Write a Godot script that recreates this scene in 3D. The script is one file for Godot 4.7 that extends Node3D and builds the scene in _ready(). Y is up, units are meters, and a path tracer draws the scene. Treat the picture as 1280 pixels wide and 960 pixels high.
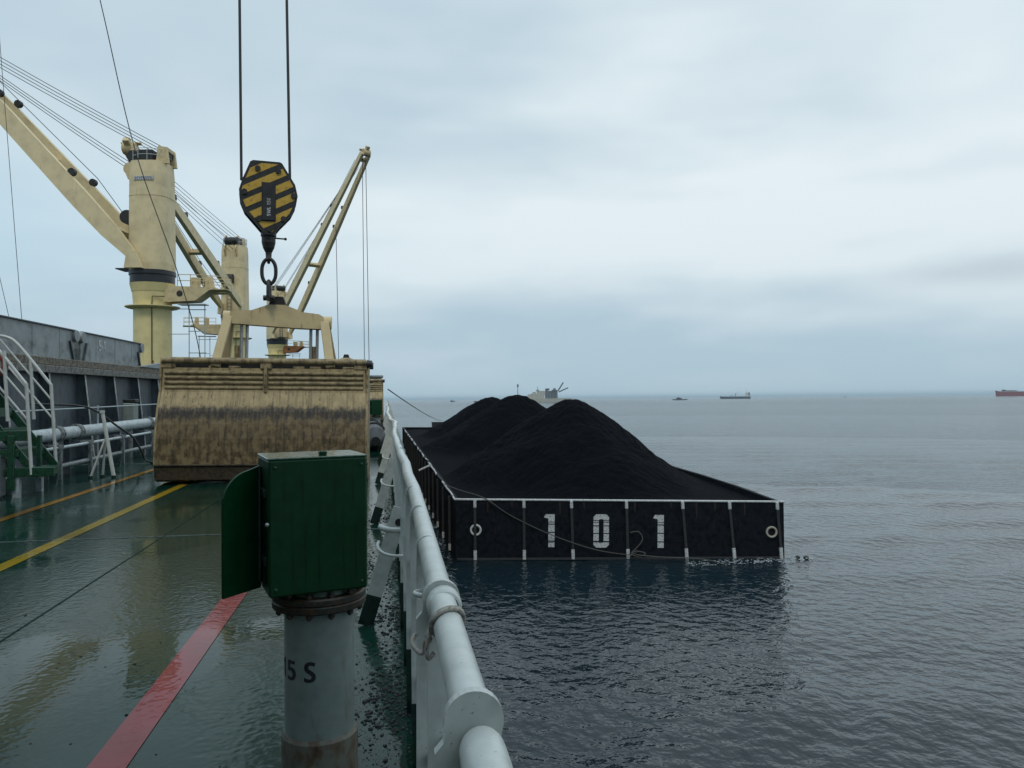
extends Node3D
# Deck of a bulk carrier in the rain: guard rail, air vent, clamshell grab, deck cranes; a coal barge alongside on the open sea.

const TILT := 0.009432            # the ship is trimmed a little by the stern
const SEA := -10.4                # sea level below the deck
var S := Transform3D(Basis(Vector3.RIGHT, TILT), Vector3.ZERO)   # ship axes -> world
var M := {}
var used := {}

# ---------------------------------------------------------------- mesh builder
class MB:
	var v := PackedVector3Array()
	var n := PackedVector3Array()
	var uv := PackedVector2Array()
	var xf := Transform3D.IDENTITY

	func tri(a: Vector3, b: Vector3, c: Vector3, na: Vector3, nb: Vector3, nc: Vector3, ua := Vector2.ZERO, ub := Vector2.ZERO, uc := Vector2.ZERO) -> void:
		a = xf * a; b = xf * b; c = xf * c
		na = (xf.basis * na).normalized(); nb = (xf.basis * nb).normalized(); nc = (xf.basis * nc).normalized()
		if (c - a).cross(b - a).dot(na + nb + nc) < 0.0:
			var t := b; b = c; c = t
			t = nb; nb = nc; nc = t
			var u := ub; ub = uc; uc = u
		v.append(a); v.append(b); v.append(c)
		n.append(na); n.append(nb); n.append(nc)
		uv.append(ua); uv.append(ub); uv.append(uc)

	func quad(a: Vector3, b: Vector3, c: Vector3, d: Vector3, nn: Vector3, ua := Vector2.ZERO, ub := Vector2(1, 0), uc := Vector2(1, 1), ud := Vector2(0, 1)) -> void:
		tri(a, b, c, nn, nn, nn, ua, ub, uc)
		tri(a, c, d, nn, nn, nn, ua, uc, ud)

	func face(a: Vector3, b: Vector3, c: Vector3, d: Vector3, away: Vector3) -> void:   # flat quad whose normal points away from a point inside
		var nn := (b - a).cross(d - a).normalized()
		if nn.dot((a + b + c + d) * 0.25 - away) < 0.0:
			nn = -nn
		quad(a, b, c, d, nn)

	func hexa(p: Array) -> void:   # eight corners: four below, four above, in order
		var mid := Vector3.ZERO
		for q in p:
			mid += q / 8.0
		for f in [[0, 1, 2, 3], [4, 5, 6, 7], [0, 1, 5, 4], [1, 2, 6, 5], [2, 3, 7, 6], [3, 0, 4, 7]]:
			face(p[f[0]], p[f[1]], p[f[2]], p[f[3]], mid)

	func box(c: Vector3, s: Vector3, b := Basis.IDENTITY, bev := 0.0) -> void:
		var keep := xf
		xf = xf * Transform3D(b, c)
		var h := s * 0.5
		var e: float = minf(bev, minf(h.x, minf(h.y, h.z)) * 0.9)
		var ax := [Vector3.RIGHT, Vector3.UP, Vector3.BACK]
		for i in 3:
			var X: Vector3 = ax[i]; var Y: Vector3 = ax[(i + 1) % 3]; var Z: Vector3 = ax[(i + 2) % 3]
			var hx: float = h[i]; var hy: float = h[(i + 1) % 3]; var hz: float = h[(i + 2) % 3]
			for q: float in [-1.0, 1.0]:
				quad(X * q * hx - Y * (hy - e) - Z * (hz - e), X * q * hx + Y * (hy - e) - Z * (hz - e), X * q * hx + Y * (hy - e) + Z * (hz - e), X * q * hx - Y * (hy - e) + Z * (hz - e), X * q)
				if e > 0.0:
					for r: float in [-1.0, 1.0]:
						quad(X * q * hx + Y * r * (hy - e) - Z * (hz - e), X * q * hx + Y * r * (hy - e) + Z * (hz - e), X * q * (hx - e) + Y * r * hy + Z * (hz - e), X * q * (hx - e) + Y * r * hy - Z * (hz - e), (X * q + Y * r).normalized())
		if e > 0.0:
			for a: float in [-1.0, 1.0]:
				for bb: float in [-1.0, 1.0]:
					for cc: float in [-1.0, 1.0]:
						var nn := Vector3(a, bb, cc).normalized()
						tri(Vector3(a * h.x, bb * (h.y - e), cc * (h.z - e)), Vector3(a * (h.x - e), bb * h.y, cc * (h.z - e)), Vector3(a * (h.x - e), bb * (h.y - e), cc * h.z), nn, nn, nn)
		xf = keep

	func bar(a: Vector3, b: Vector3, w: float, t: float, side := Vector3.UP, bev := 0.0) -> void:   # box from a to b; w across, t along «side»
		var d := (b - a).normalized()
		var x := d.cross(side).normalized()
		var y := x.cross(d).normalized()
		box((a + b) * 0.5, Vector3(w, t, (b - a).length()), Basis(x, y, -d), bev)

	func tube(p: PackedVector3Array, r: Variant, sides := 8, closed := false, caps := true) -> void:
		var k := p.size()
		var rings := []
		var ups := []
		var up := Vector3.ZERO
		for i in k:
			var d: Vector3
			if closed:
				d = (p[(i + 1) % k] - p[(i + k - 1) % k]).normalized()
			else:
				d = (p[mini(i + 1, k - 1)] - p[maxi(i - 1, 0)]).normalized()
			if up == Vector3.ZERO:
				up = d.cross(Vector3(0.31, 0.87, 0.38)).normalized()
			up = (up - d * up.dot(d)).normalized()
			var w := d.cross(up)
			var ring := PackedVector3Array()
			var nr := PackedVector3Array()
			var rr: float = r[i] if r is Array else r
			for j in sides + 1:
				var t := TAU * j / sides
				var o := up * cos(t) + w * sin(t)
				ring.append(p[i] + o * rr)
				nr.append(o)
			rings.append(ring)
			ups.append(nr)
		for i in (k if closed else k - 1):
			var i2 := (i + 1) % k
			for j in sides:
				tri(rings[i][j], rings[i][j + 1], rings[i2][j + 1], ups[i][j], ups[i][j + 1], ups[i2][j + 1])
				tri(rings[i][j], rings[i2][j + 1], rings[i2][j], ups[i][j], ups[i2][j + 1], ups[i2][j])
		if caps and not closed:
			for e in [0, k - 1]:
				var nn: Vector3 = (p[0] - p[1]).normalized() if e == 0 else (p[k - 1] - p[k - 2]).normalized()
				for j in range(1, sides - 1):
					tri(rings[e][0], rings[e][j], rings[e][j + 1], nn, nn, nn)

	func cyl(a: Vector3, b: Vector3, r0: float, r1 := -1.0, sides := 16) -> void:
		tube(PackedVector3Array([a, b]), [r0, r0 if r1 < 0.0 else r1], sides)

	func lathe(prof: Array, seg := 32, sx := 1.0, sz := 1.0, power := 2.0) -> void:   # [radius, y] pairs about y; power > 2 squares the section
		for i in prof.size() - 1:
			var a: Vector2 = prof[i]; var b: Vector2 = prof[i + 1]
			var d := b - a
			if d.length() < 1e-6:
				continue
			var nr := Vector2(d.y, -d.x).normalized()
			for j in seg:
				var q := []
				for t: float in [TAU * j / seg, TAU * (j + 1) / seg]:
					var c := cos(t); var s := sin(t)
					var k := pow(pow(absf(c), power) + pow(absf(s), power), -1.0 / power)
					var g := Vector3(signf(c) * pow(absf(c), power - 1.0), 0, signf(s) * pow(absf(s), power - 1.0)).normalized()
					q.append([Vector3(c * k * sx, 0, s * k * sz), Vector3(g.x * nr.x / sx, nr.y, g.z * nr.x / sz).normalized(), t / TAU])
				var p0: Vector3 = q[0][0] * a.x + Vector3.UP * a.y; var p1: Vector3 = q[1][0] * a.x + Vector3.UP * a.y
				var p2: Vector3 = q[1][0] * b.x + Vector3.UP * b.y; var p3: Vector3 = q[0][0] * b.x + Vector3.UP * b.y
				tri(p0, p1, p2, q[0][1], q[1][1], q[1][1], Vector2(q[0][2], a.y), Vector2(q[1][2], a.y), Vector2(q[1][2], b.y))
				tri(p0, p2, p3, q[0][1], q[1][1], q[0][1], Vector2(q[0][2], a.y), Vector2(q[1][2], b.y), Vector2(q[0][2], b.y))

	func prism(poly: PackedVector2Array, depth: float) -> void:   # polygon in x, y; extruded over z from -depth/2 to depth/2
		var idx := Geometry2D.triangulate_polygon(poly)
		for s: float in [-0.5, 0.5]:
			for i in range(0, idx.size(), 3):
				var a := poly[idx[i]]; var b := poly[idx[i + 1]]; var c := poly[idx[i + 2]]
				var nn := Vector3(0, 0, signf(s))
				tri(Vector3(a.x, a.y, s * depth), Vector3(b.x, b.y, s * depth), Vector3(c.x, c.y, s * depth), nn, nn, nn, a, b, c)
		var cw := 1.0 if Geometry2D.is_polygon_clockwise(poly) else -1.0
		for i in poly.size():
			var a := poly[i]; var b := poly[(i + 1) % poly.size()]
			if a.distance_to(b) < 1e-5:
				continue
			var d := (b - a).normalized()
			var nn := Vector3(-d.y, d.x, 0) * cw
			quad(Vector3(a.x, a.y, -depth / 2), Vector3(b.x, b.y, -depth / 2), Vector3(b.x, b.y, depth / 2), Vector3(a.x, a.y, depth / 2), nn)

	func ball(c: Vector3, r: Vector3, seg := 12) -> void:
		for i in seg / 2:
			for j in seg:
				var q := []
				for e in [[i, j], [i, j + 1], [i + 1, j + 1], [i + 1, j]]:
					var la: float = PI * e[0] / (seg / 2) - PI / 2; var lo: float = TAU * e[1] / seg
					q.append(Vector3(cos(la) * cos(lo), sin(la), cos(la) * sin(lo)))
				tri(c + q[0] * r, c + q[1] * r, c + q[2] * r, q[0] / r, q[1] / r, q[2] / r)
				tri(c + q[0] * r, c + q[2] * r, c + q[3] * r, q[0] / r, q[2] / r, q[3] / r)

	func mesh() -> ArrayMesh:
		var a := []
		a.resize(Mesh.ARRAY_MAX)
		a[Mesh.ARRAY_VERTEX] = v; a[Mesh.ARRAY_NORMAL] = n; a[Mesh.ARRAY_TEX_UV] = uv
		var m := ArrayMesh.new()
		m.add_surface_from_arrays(Mesh.PRIMITIVE_TRIANGLES, a)
		return m

# ---------------------------------------------------------------- scene helpers
func numbered(called: String) -> String:
	var k: int = used.get(called, 0)
	used[called] = k + 1
	return called if k == 0 else "%s_%03d" % [called, k]

func tag(o: Node3D, label: String, category: String, group := "") -> void:
	o.set_meta("label", label); o.set_meta("category", category)
	if group:
		o.set_meta("group", group)

func thing(called: String, label: String, category: String, at: Transform3D, group := "") -> Node3D:
	var o := Node3D.new()
	o.name = numbered(called)
	add_child(o)
	o.transform = at
	tag(o, label, category, group)
	return o

func part(called: String, b: MB, mat: Material, parent: Node3D, label := "") -> MeshInstance3D:
	return part_mesh(called, b.mesh(), mat, parent, label)

func part_mesh(called: String, mesh: Mesh, mat: Material, parent: Node3D, label := "") -> MeshInstance3D:
	var o := MeshInstance3D.new()
	var k := 0
	var nm := called
	while parent.has_node(NodePath(nm)):
		k += 1
		nm = "%s_%03d" % [called, k]
	o.name = nm
	o.mesh = mesh; o.material_override = mat
	parent.add_child(o, true)
	if label:
		o.set_meta("label", label)
	return o

func solo(called: String, b: MB, mat: Material, at: Transform3D, label: String, category: String, group := "") -> MeshInstance3D:
	var o := MeshInstance3D.new()
	o.name = numbered(called)
	o.mesh = b.mesh(); o.material_override = mat
	add_child(o)
	o.transform = at
	tag(o, label, category, group)
	return o

func struct(called: String, b: MB, mat: Material, at := Transform3D.IDENTITY) -> MeshInstance3D:
	var o := MeshInstance3D.new()
	o.name = numbered(called)
	o.mesh = b.mesh(); o.material_override = mat
	add_child(o)
	o.transform = at
	o.set_meta("kind", "structure")
	return o

func sv(x: float, h: float, z: float) -> Vector3:      # ship axes: to starboard, above deck, forward
	return Vector3(x, h, -z)

func sx(x: float, h: float, z: float, b := Basis.IDENTITY) -> Transform3D:
	return S * Transform3D(b, sv(x, h, z))

func arc(c: Vector3, a: Vector3, b: Vector3, t0: float, t1: float, k: int) -> PackedVector3Array:
	var p := PackedVector3Array()
	for i in k + 1:
		var t := lerpf(t0, t1, float(i) / k)
		p.append(c + a * cos(t) + b * sin(t))
	return p

func sag(a: Vector3, b: Vector3, drop: float, k := 16) -> PackedVector3Array:
	var p := PackedVector3Array()
	for i in k + 1:
		var t := float(i) / k
		p.append(a.lerp(b, t) - Vector3.UP * drop * 4.0 * t * (1.0 - t))
	return p

func spline(pts: Array, k := 8) -> PackedVector3Array:
	var c := Curve3D.new()
	for i in pts.size():
		var t: Vector3 = (pts[mini(i + 1, pts.size() - 1)] - pts[maxi(i - 1, 0)]) / 6.0
		c.add_point(pts[i], -t, t)
	var p := PackedVector3Array()
	for i in pts.size() - 1:
		for j in k:
			p.append(c.sample(i, float(j) / k))
	p.append(pts[pts.size() - 1])
	return p

func letters(text: String, height: float, depth: float, weight := 700, face := "Droid Sans") -> Array:   # triangles of flat lettering: [vertices, indices], centred, real size
	var f := SystemFont.new()
	f.font_names = PackedStringArray([face])
	f.font_weight = weight
	var t := TextMesh.new()
	t.text = text; t.font = f; t.font_size = 64; t.pixel_size = height / 46.0; t.depth = depth; t.curve_step = 2.0
	return t.get_mesh_arrays()

func text_mesh(text: String, height: float, depth: float, bend := 0.0) -> ArrayMesh:   # bend: radius of the cylinder it is painted on
	var a := letters(text, height, depth)
	if bend > 0.0:
		var v: PackedVector3Array = a[Mesh.ARRAY_VERTEX]
		var n: PackedVector3Array = a[Mesh.ARRAY_NORMAL]
		for i in v.size():
			var t := v[i].x / bend
			var r := bend + v[i].z
			v[i] = Vector3(sin(t) * r, v[i].y, cos(t) * r)
			n[i] = Vector3(n[i].x * cos(t) + n[i].z * sin(t), n[i].y, n[i].z * cos(t) - n[i].x * sin(t))
		a[Mesh.ARRAY_VERTEX] = v; a[Mesh.ARRAY_NORMAL] = n
	var m := ArrayMesh.new()
	m.add_surface_from_arrays(Mesh.PRIMITIVE_TRIANGLES, a)
	return m

# ---------------------------------------------------------------- materials
func lin(r: float, g: float, b: float) -> Color:
	return Color(r, g, b).linear_to_srgb()

func noise(s: int, freq: float, oct := 4, kind := FastNoiseLite.TYPE_SIMPLEX_SMOOTH) -> FastNoiseLite:
	var f := FastNoiseLite.new()
	f.seed = s; f.frequency = freq; f.noise_type = kind
	f.fractal_octaves = oct
	return f

func ntex(s: int, freq: float, stops: Array, oct := 4, size := 512, kind := FastNoiseLite.TYPE_SIMPLEX_SMOOTH) -> NoiseTexture2D:
	var t := NoiseTexture2D.new()
	t.width = size; t.height = size; t.seamless = true; t.noise = noise(s, freq, oct, kind)
	var g := Gradient.new()
	var off := PackedFloat32Array(); var col := PackedColorArray()
	for e in stops:
		off.append(e[0]); col.append(e[1])
	g.offsets = off; g.colors = col
	t.color_ramp = g
	return t

func grey(x: float) -> Color:
	return Color(x, x, x)

func paint(col: Color, rough: float, tone: Texture2D, scale: float, over: Texture2D = null, over_scale := Vector3.ONE, bump: Texture2D = null, bump_cm := 0.0) -> StandardMaterial3D:
	var m := StandardMaterial3D.new()
	m.albedo_color = col; m.roughness = rough
	m.uv1_triplanar = true; m.uv1_scale = Vector3.ONE * scale
	if tone:
		m.albedo_texture = tone
	if over:
		m.detail_enabled = true; m.detail_albedo = over; m.detail_blend_mode = BaseMaterial3D.BLEND_MODE_MIX
		m.detail_uv_layer = BaseMaterial3D.DETAIL_UV_2
		m.uv2_triplanar = true; m.uv2_scale = over_scale
	if bump:
		m.heightmap_enabled = true; m.heightmap_texture = bump; m.heightmap_scale = bump_cm
	return m

func materials() -> void:
	var tone := ntex(3, 0.012, [[0.0, grey(0.84)], [0.35, grey(0.94)], [0.7, grey(1.0)], [1.0, grey(0.93)]], 5)
	var tone_hard := ntex(5, 0.02, [[0.0, grey(0.45)], [0.4, grey(0.8)], [0.62, grey(1.0)], [1.0, grey(0.8)]], 6)
	var rust := ntex(7, 0.011, [[0.0, Color(0.36, 0.2, 0.1, 0.0)], [0.74, Color(0.36, 0.2, 0.1, 0.0)], [0.86, Color(0.42, 0.27, 0.14, 0.4)], [1.0, Color(0.24, 0.13, 0.08, 0.8)]], 5)
	var rust_thin := ntex(8, 0.011, [[0.0, Color(0.36, 0.2, 0.1, 0.0)], [0.82, Color(0.36, 0.22, 0.12, 0.0)], [0.9, Color(0.42, 0.29, 0.16, 0.3)], [1.0, Color(0.3, 0.18, 0.1, 0.7)]], 5)
	var rust_heavy := ntex(10, 0.012, [[0.0, Color(0.3, 0.17, 0.09, 0.0)], [0.5, Color(0.3, 0.18, 0.1, 0.0)], [0.66, Color(0.36, 0.21, 0.1, 0.6)], [1.0, Color(0.2, 0.1, 0.06, 0.9)]], 5)
	var grime := ntex(9, 0.012, [[0.0, Color(0.07, 0.065, 0.06, 0.75)], [0.3, Color(0.09, 0.085, 0.075, 0.2)], [0.5, Color(0.1, 0.09, 0.08, 0.0)], [1.0, Color(0.1, 0.09, 0.08, 0.0)]], 5)
	var specks := ntex(11, 0.05, [[0.0, Color(0.05, 0.05, 0.05, 0.8)], [0.1, Color(0.05, 0.05, 0.05, 0.5)], [0.16, Color(0.1, 0.1, 0.1, 0.0)], [1.0, Color(0.1, 0.1, 0.1, 0.0)]], 3)
	var lumpy := ntex(13, 0.02, [[0.0, grey(0)], [1.0, grey(1)]], 4)
	var grain := ntex(15, 0.06, [[0.0, grey(0)], [1.0, grey(1)]], 5)
	M.cream = paint(lin(0.74, 0.605, 0.36), 0.55, tone, 0.12, rust_thin, Vector3(0.5, 0.07, 0.5), lumpy, 0.3)
	M.cream_low = paint(lin(0.76, 0.63, 0.31), 0.5, tone, 0.12, rust_thin, Vector3(0.5, 0.05, 0.5), lumpy, 0.3)
	M.cream_rusty = paint(lin(0.64, 0.51, 0.29), 0.6, tone, 0.25, rust, Vector3(0.9, 0.2, 0.9))
	M.orange_rust = paint(lin(0.42, 0.16, 0.05), 0.7, tone_hard, 0.4, rust, Vector3(0.9, 0.2, 0.9))
	M.cream_dirty = paint(lin(0.37, 0.285, 0.155), 0.65, tone_hard, 0.5, grime, Vector3(1.6, 0.5, 1.6), lumpy, 0.2)
	M.cream_shaded = paint(lin(0.09, 0.068, 0.042), 0.7, tone_hard, 0.9, grime, Vector3(2.4, 1.2, 2.4), lumpy, 0.2)  # dirty cream; the shadow under the grab's bulge is darkened into the colour
	M.black = paint(lin(0.02, 0.021, 0.023), 0.5, tone_hard, 0.5)
	M.dark_ring = paint(lin(0.018, 0.021, 0.026), 0.4, tone, 0.3)
	M.steel = paint(lin(0.05, 0.048, 0.046), 0.45, tone_hard, 2.0)
	M.steel.metallic = 0.4
	M.rod = paint(lin(0.38, 0.38, 0.37), 0.3, tone, 1.0)
	M.rod.metallic = 0.6
	M.wire = paint(lin(0.03, 0.03, 0.032), 0.6, null, 1.0)
	M.rope = paint(lin(0.11, 0.105, 0.095), 0.9, tone_hard, 3.0)
	M.pale_rope = paint(lin(0.46, 0.42, 0.36), 0.9, tone_hard, 6.0)
	M.white = paint(lin(0.57, 0.59, 0.555), 0.3, tone, 1.4, specks, Vector3(3.0, 3.0, 3.0), lumpy, 0.05)
	M.white_far = paint(lin(0.54, 0.57, 0.56), 0.45, tone, 0.8)
	M.white_mark = paint(lin(0.62, 0.64, 0.65), 0.6, tone_hard, 0.8, rust, Vector3(0.5, 0.9, 0.5))
	M.post_grey = paint(lin(0.21, 0.25, 0.235), 0.4, tone, 1.6, rust, Vector3(2.2, 0.5, 2.2), lumpy, 0.06)  # light grey paint, darkened for the shade the vent post stands in
	M.post_base = paint(lin(0.15, 0.15, 0.12), 0.5, tone, 2.2, rust_heavy, Vector3(2.6, 1.3, 2.6), lumpy, 0.1)
	M.green = paint(lin(0.004, 0.042, 0.014), 0.4, tone, 1.6, ntex(17, 0.012, [[0.0, Color(0.02, 0.07, 0.045, 0.8)], [0.38, Color(0.03, 0.14, 0.08, 0.0)], [0.62, Color(0.05, 0.2, 0.12, 0.0)], [1.0, Color(0.09, 0.25, 0.16, 0.4)]], 5), Vector3(5.0, 0.35, 5.0), lumpy, 0.05)
	M.green.metallic_specular = 0.3
	M.green_old = paint(lin(0.014, 0.075, 0.04), 0.4, tone_hard, 1.8, rust, Vector3(2.0, 1.0, 2.0))
	M.green_foot = paint(lin(0.008, 0.03, 0.02), 0.4, tone_hard, 1.2)
	M.flange = paint(lin(0.016, 0.022, 0.015), 0.5, tone_hard, 3.0, rust_heavy, Vector3(5.0, 5.0, 5.0))
	M.wet_top = paint(lin(0.05, 0.12, 0.075), 0.06, tone_hard, 2.5, specks, Vector3(4.0, 4.0, 4.0), lumpy, 0.15)
	M.hull_grey = paint(lin(0.235, 0.265, 0.27), 0.45, tone, 0.3, grime, Vector3(0.22, 0.3, 0.22), lumpy, 0.5)
	M.coaming = paint(lin(0.085, 0.105, 0.12), 0.5, tone, 0.4, grime, Vector3(0.8, 0.25, 0.8))
	M.coaming_edge = paint(lin(0.42, 0.44, 0.43), 0.5, tone_hard, 0.6, rust, Vector3(1.0, 0.8, 1.0))
	M.muddy = paint(lin(0.19, 0.165, 0.125), 0.7, tone_hard, 0.7, grime, Vector3(0.8, 1.5, 0.8))
	M.muddy_grey = paint(lin(0.20, 0.195, 0.175), 0.65, tone_hard, 0.7, grime, Vector3(0.8, 1.5, 0.8))
	M.pipe_grey = paint(lin(0.40, 0.46, 0.48), 0.35, tone, 0.9, grime, Vector3(1.2, 1.2, 1.2))
	M.pipe_dull = paint(lin(0.22, 0.25, 0.26), 0.45, tone_hard, 0.9)
	M.barge = paint(lin(0.008, 0.011, 0.016), 0.75, tone_hard, 0.16, ntex(19, 0.014, [[0.0, Color(0.19, 0.19, 0.2, 0.0)], [0.6, Color(0.19, 0.19, 0.2, 0.0)], [0.85, Color(0.2, 0.2, 0.21, 0.2)], [1.0, Color(0.26, 0.24, 0.22, 0.4)]], 5), Vector3(0.5, 0.12, 0.5), lumpy, 2.0)
	M.barge.metallic_specular = 0.25
	M.rust_dark = paint(lin(0.035, 0.022, 0.015), 0.9, tone_hard, 0.8)
	M.fender = paint(lin(0.035, 0.037, 0.04), 0.8, tone_hard, 0.6)
	M.coal = paint(lin(0.0027, 0.0039, 0.0068), 0.8, ntex(21, 0.05, [[0.0, grey(0.6)], [0.45, grey(0.8)], [0.7, grey(0.9)], [0.85, grey(0.95)], [1.0, Color(1, 1, 1)]], 5), 0.16, null, Vector3.ONE, grain, 16.0)
	M.coal.metallic_specular = 0.14
	M.grit = paint(lin(0.012, 0.013, 0.014), 0.6, null, 1.0)
	M.yellow = paint(lin(0.60, 0.37, 0.05), 0.45, tone, 1.4, rust, Vector3(1.5, 1.5, 1.5))
	M.glassy = paint(lin(0.02, 0.03, 0.035), 0.1, null, 1.0)
	M.far_hull = paint(lin(0.05, 0.055, 0.06), 0.6, tone, 0.02)
	M.far_grey = paint(lin(0.14, 0.155, 0.17), 0.6, tone, 0.02)
	M.far_red = paint(lin(0.26, 0.06, 0.06), 0.6, tone, 0.02)
	M.far_cream = paint(lin(0.44, 0.43, 0.37), 0.6, tone, 0.02)
	M.far_white = paint(lin(0.66, 0.66, 0.64), 0.6, tone, 0.02)
	M.foam = paint(lin(0.34, 0.38, 0.40), 0.8, tone_hard, 0.6)
	grab_material()
	deck_materials()
	sea_material()

func grab_material() -> void:      # worn cream plate: coal-black tide band and rust-brown scoured lower half; u across, v over the height
	var w := 1024; var h := 512
	var mottle := noise(31, 0.02, 5).get_image(w, h).get_data()
	var fine := noise(32, 0.05, 5).get_image(w, h).get_data()
	var streak := noise(33, 0.03, 4).get_image(w, 64).get_data()
	var wob := noise(34, 0.012, 4).get_image(w, 4).get_data()
	var out := PackedByteArray()
	out.resize(w * h * 3)
	var cream := Vector3(0.40, 0.31, 0.165); var brown := Vector3(0.095, 0.064, 0.026); var dark := Vector3(0.026, 0.019, 0.013); var soot := Vector3(0.02, 0.019, 0.019)
	for y in h:
		var v := 1.0 - float(y) / h
		for x in w:
			var m := mottle[y * w + x] / 255.0
			var f := fine[(y / 5) * w + x] / 255.0 * 0.65 + mottle[((y * 3) % h) * w + (x * 3) % w] / 255.0 * 0.35
			var s := streak[(y / 14) * w + x] / 255.0
			var e := (wob[x] / 255.0 - 0.5) * 0.9 + (mottle[((y * 2) % h) * w + (x * 2) % w] / 255.0 - 0.5) * 0.8
			var c := cream * (0.72 + 0.4 * m)
			c = c.lerp(dark, clampf((0.40 - f) * 3.2, 0.0, 0.6))
			c = c.lerp(brown, clampf((s - 0.58) * 3.0, 0.0, 0.45))
			var low := 0.92 * smoothstep(0.66 + e * 0.06, 0.54 + e * 0.06, v)
			var worn := clampf((s * 0.22 + m * 0.8 + f * 0.35 - 0.62) * 4.2, 0.0, 1.0)
			var b := brown.lerp(cream * 0.62, worn * (0.35 + 0.6 * smoothstep(0.4, 0.0, v)))
			b = b.lerp(dark, clampf((0.50 - f) * 3.2 + (0.47 - s) * 1.2 + (0.47 - m) * 1.5, 0.0, 0.88))
			c = c.lerp(b, low)
			var band := smoothstep(0.50 + e * 0.05, 0.55 + e * 0.05, v) * (1.0 - smoothstep(0.59 + e * 0.04, 0.635 + e * 0.04, v))
			c = c.lerp(soot, band * clampf(0.72 + (0.6 - f) * 1.4, 0.3, 0.97))
			var q := Color(c.x, c.y, c.z).linear_to_srgb()
			var i := (y * w + x) * 3
			out[i] = int(clampf(q.r, 0, 1) * 255); out[i + 1] = int(clampf(q.g, 0, 1) * 255); out[i + 2] = int(clampf(q.b, 0, 1) * 255)
	var m2 := StandardMaterial3D.new()
	m2.albedo_texture = ImageTexture.create_from_image(Image.create_from_data(w, h, false, Image.FORMAT_RGB8, out))
	m2.roughness = 0.62
	m2.heightmap_enabled = true
	m2.heightmap_texture = ImageTexture.create_from_image(noise(35, 0.03, 5).get_image(512, 256))
	m2.heightmap_scale = 0.5
	M.grab = m2

const DECK_W := 11.0               # metres of deck that one repeat of the deck texture covers, across and along
const DECK_L := 22.0

func deck_materials() -> void:     # wet paint: rain-pocked film, still puddles, worn green
	var w := 1024; var h := 2048
	var rip := noise(41, 0.2, 3).get_seamless_image(w, h).get_data()
	var rip2 := noise(42, 0.075, 3).get_seamless_image(w, h).get_data()
	var pud := noise(43, 0.0038, 3).get_seamless_image(w, h).get_data()
	var bump := PackedByteArray(); bump.resize(w * h)
	var rough := PackedByteArray(); rough.resize(w * h)
	for i in w * h:
		var y := i / w
		var zz := (1.0 - float(y) / h) * DECK_L
		var xx := (float(i % w) / w) * DECK_W - 10.0
		var still := smoothstep(0.44, 0.60, pud[i] / 255.0 + smoothstep(6.2, 3.6, zz + 0.35 * xx + 1.0) * 0.24 - smoothstep(5.5, 8.0, zz) * 0.08 - smoothstep(-1.2, -0.7, xx) * 0.16)
		var a := 0.27 + 0.73 * (1.0 - still)
		bump[i] = int(clampf(128.0 + ((rip[i] - 128.0) * 0.75 + (rip2[i] - 128.0) * 0.65) * a, 0.0, 255.0))
		rough[i] = int(255.0 * (0.06 + 0.10 * (1.0 - still)))
	# rings that raindrops leave
	var rng := RandomNumberGenerator.new()
	rng.seed = 5
	for k in 500:
		var cx := rng.randi_range(20, w - 20); var cy := rng.randi_range(20, h - 20)
		var r0 := rng.randf_range(3.0, 9.0)
		for dy in range(-11, 12):
			for dx in range(-11, 12):
				var d := sqrt(dx * dx + dy * dy)
				if absf(d - r0) < 1.6:
					var i := (cy + dy) * w + cx + dx
					bump[i] = clampi(bump[i] + int(26.0 * (1.6 - absf(d - r0))), 0, 255)
	var bt := ImageTexture.create_from_image(Image.create_from_data(w, h, false, Image.FORMAT_L8, bump))
	var rt := ImageTexture.create_from_image(Image.create_from_data(w, h, false, Image.FORMAT_L8, rough))
	var stain := ntex(45, 0.006, [[0.0, Color(0.62, 0.6, 0.5)], [0.35, Color(0.85, 0.9, 0.86)], [0.6, Color(1, 1, 1)], [1.0, Color(0.75, 0.82, 0.74)]], 6, 1024)
	for e in [["deck", lin(0.005, 0.031, 0.021)], ["deck_red", lin(0.25, 0.03, 0.034)], ["deck_yellow", lin(0.34, 0.215, 0.015)], ["deck_orange", lin(0.32, 0.15, 0.015)]]:
		var m := StandardMaterial3D.new()
		m.albedo_color = e[1]; m.albedo_texture = stain
		m.roughness = 1.0; m.roughness_texture = rt
		m.metallic_specular = 0.33
		m.heightmap_enabled = true; m.heightmap_texture = bt; m.heightmap_scale = 0.26
		M[e[0]] = m

func sea_material() -> void:
	var waves := ntex(51, 0.011, [[0.0, grey(0)], [1.0, grey(1)]], 4, 1024)
	M.sea = []
	for k in 5:
		var m := StandardMaterial3D.new()
		m.albedo_color = lin(0.006, 0.016, 0.022)
		m.roughness = [0.07, 0.09, 0.12, 0.13, 0.14][k]
		m.metallic_specular = 0.345
		m.heightmap_enabled = true
		m.heightmap_texture = waves
		m.heightmap_scale = [9.0, 18.0, 62.0, 80.0, 100.0][k]
		m.uv1_scale = Vector3.ONE * [1.0, 1.0, 0.42, 0.42, 0.42][k]
		M.sea.append(m)

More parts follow.
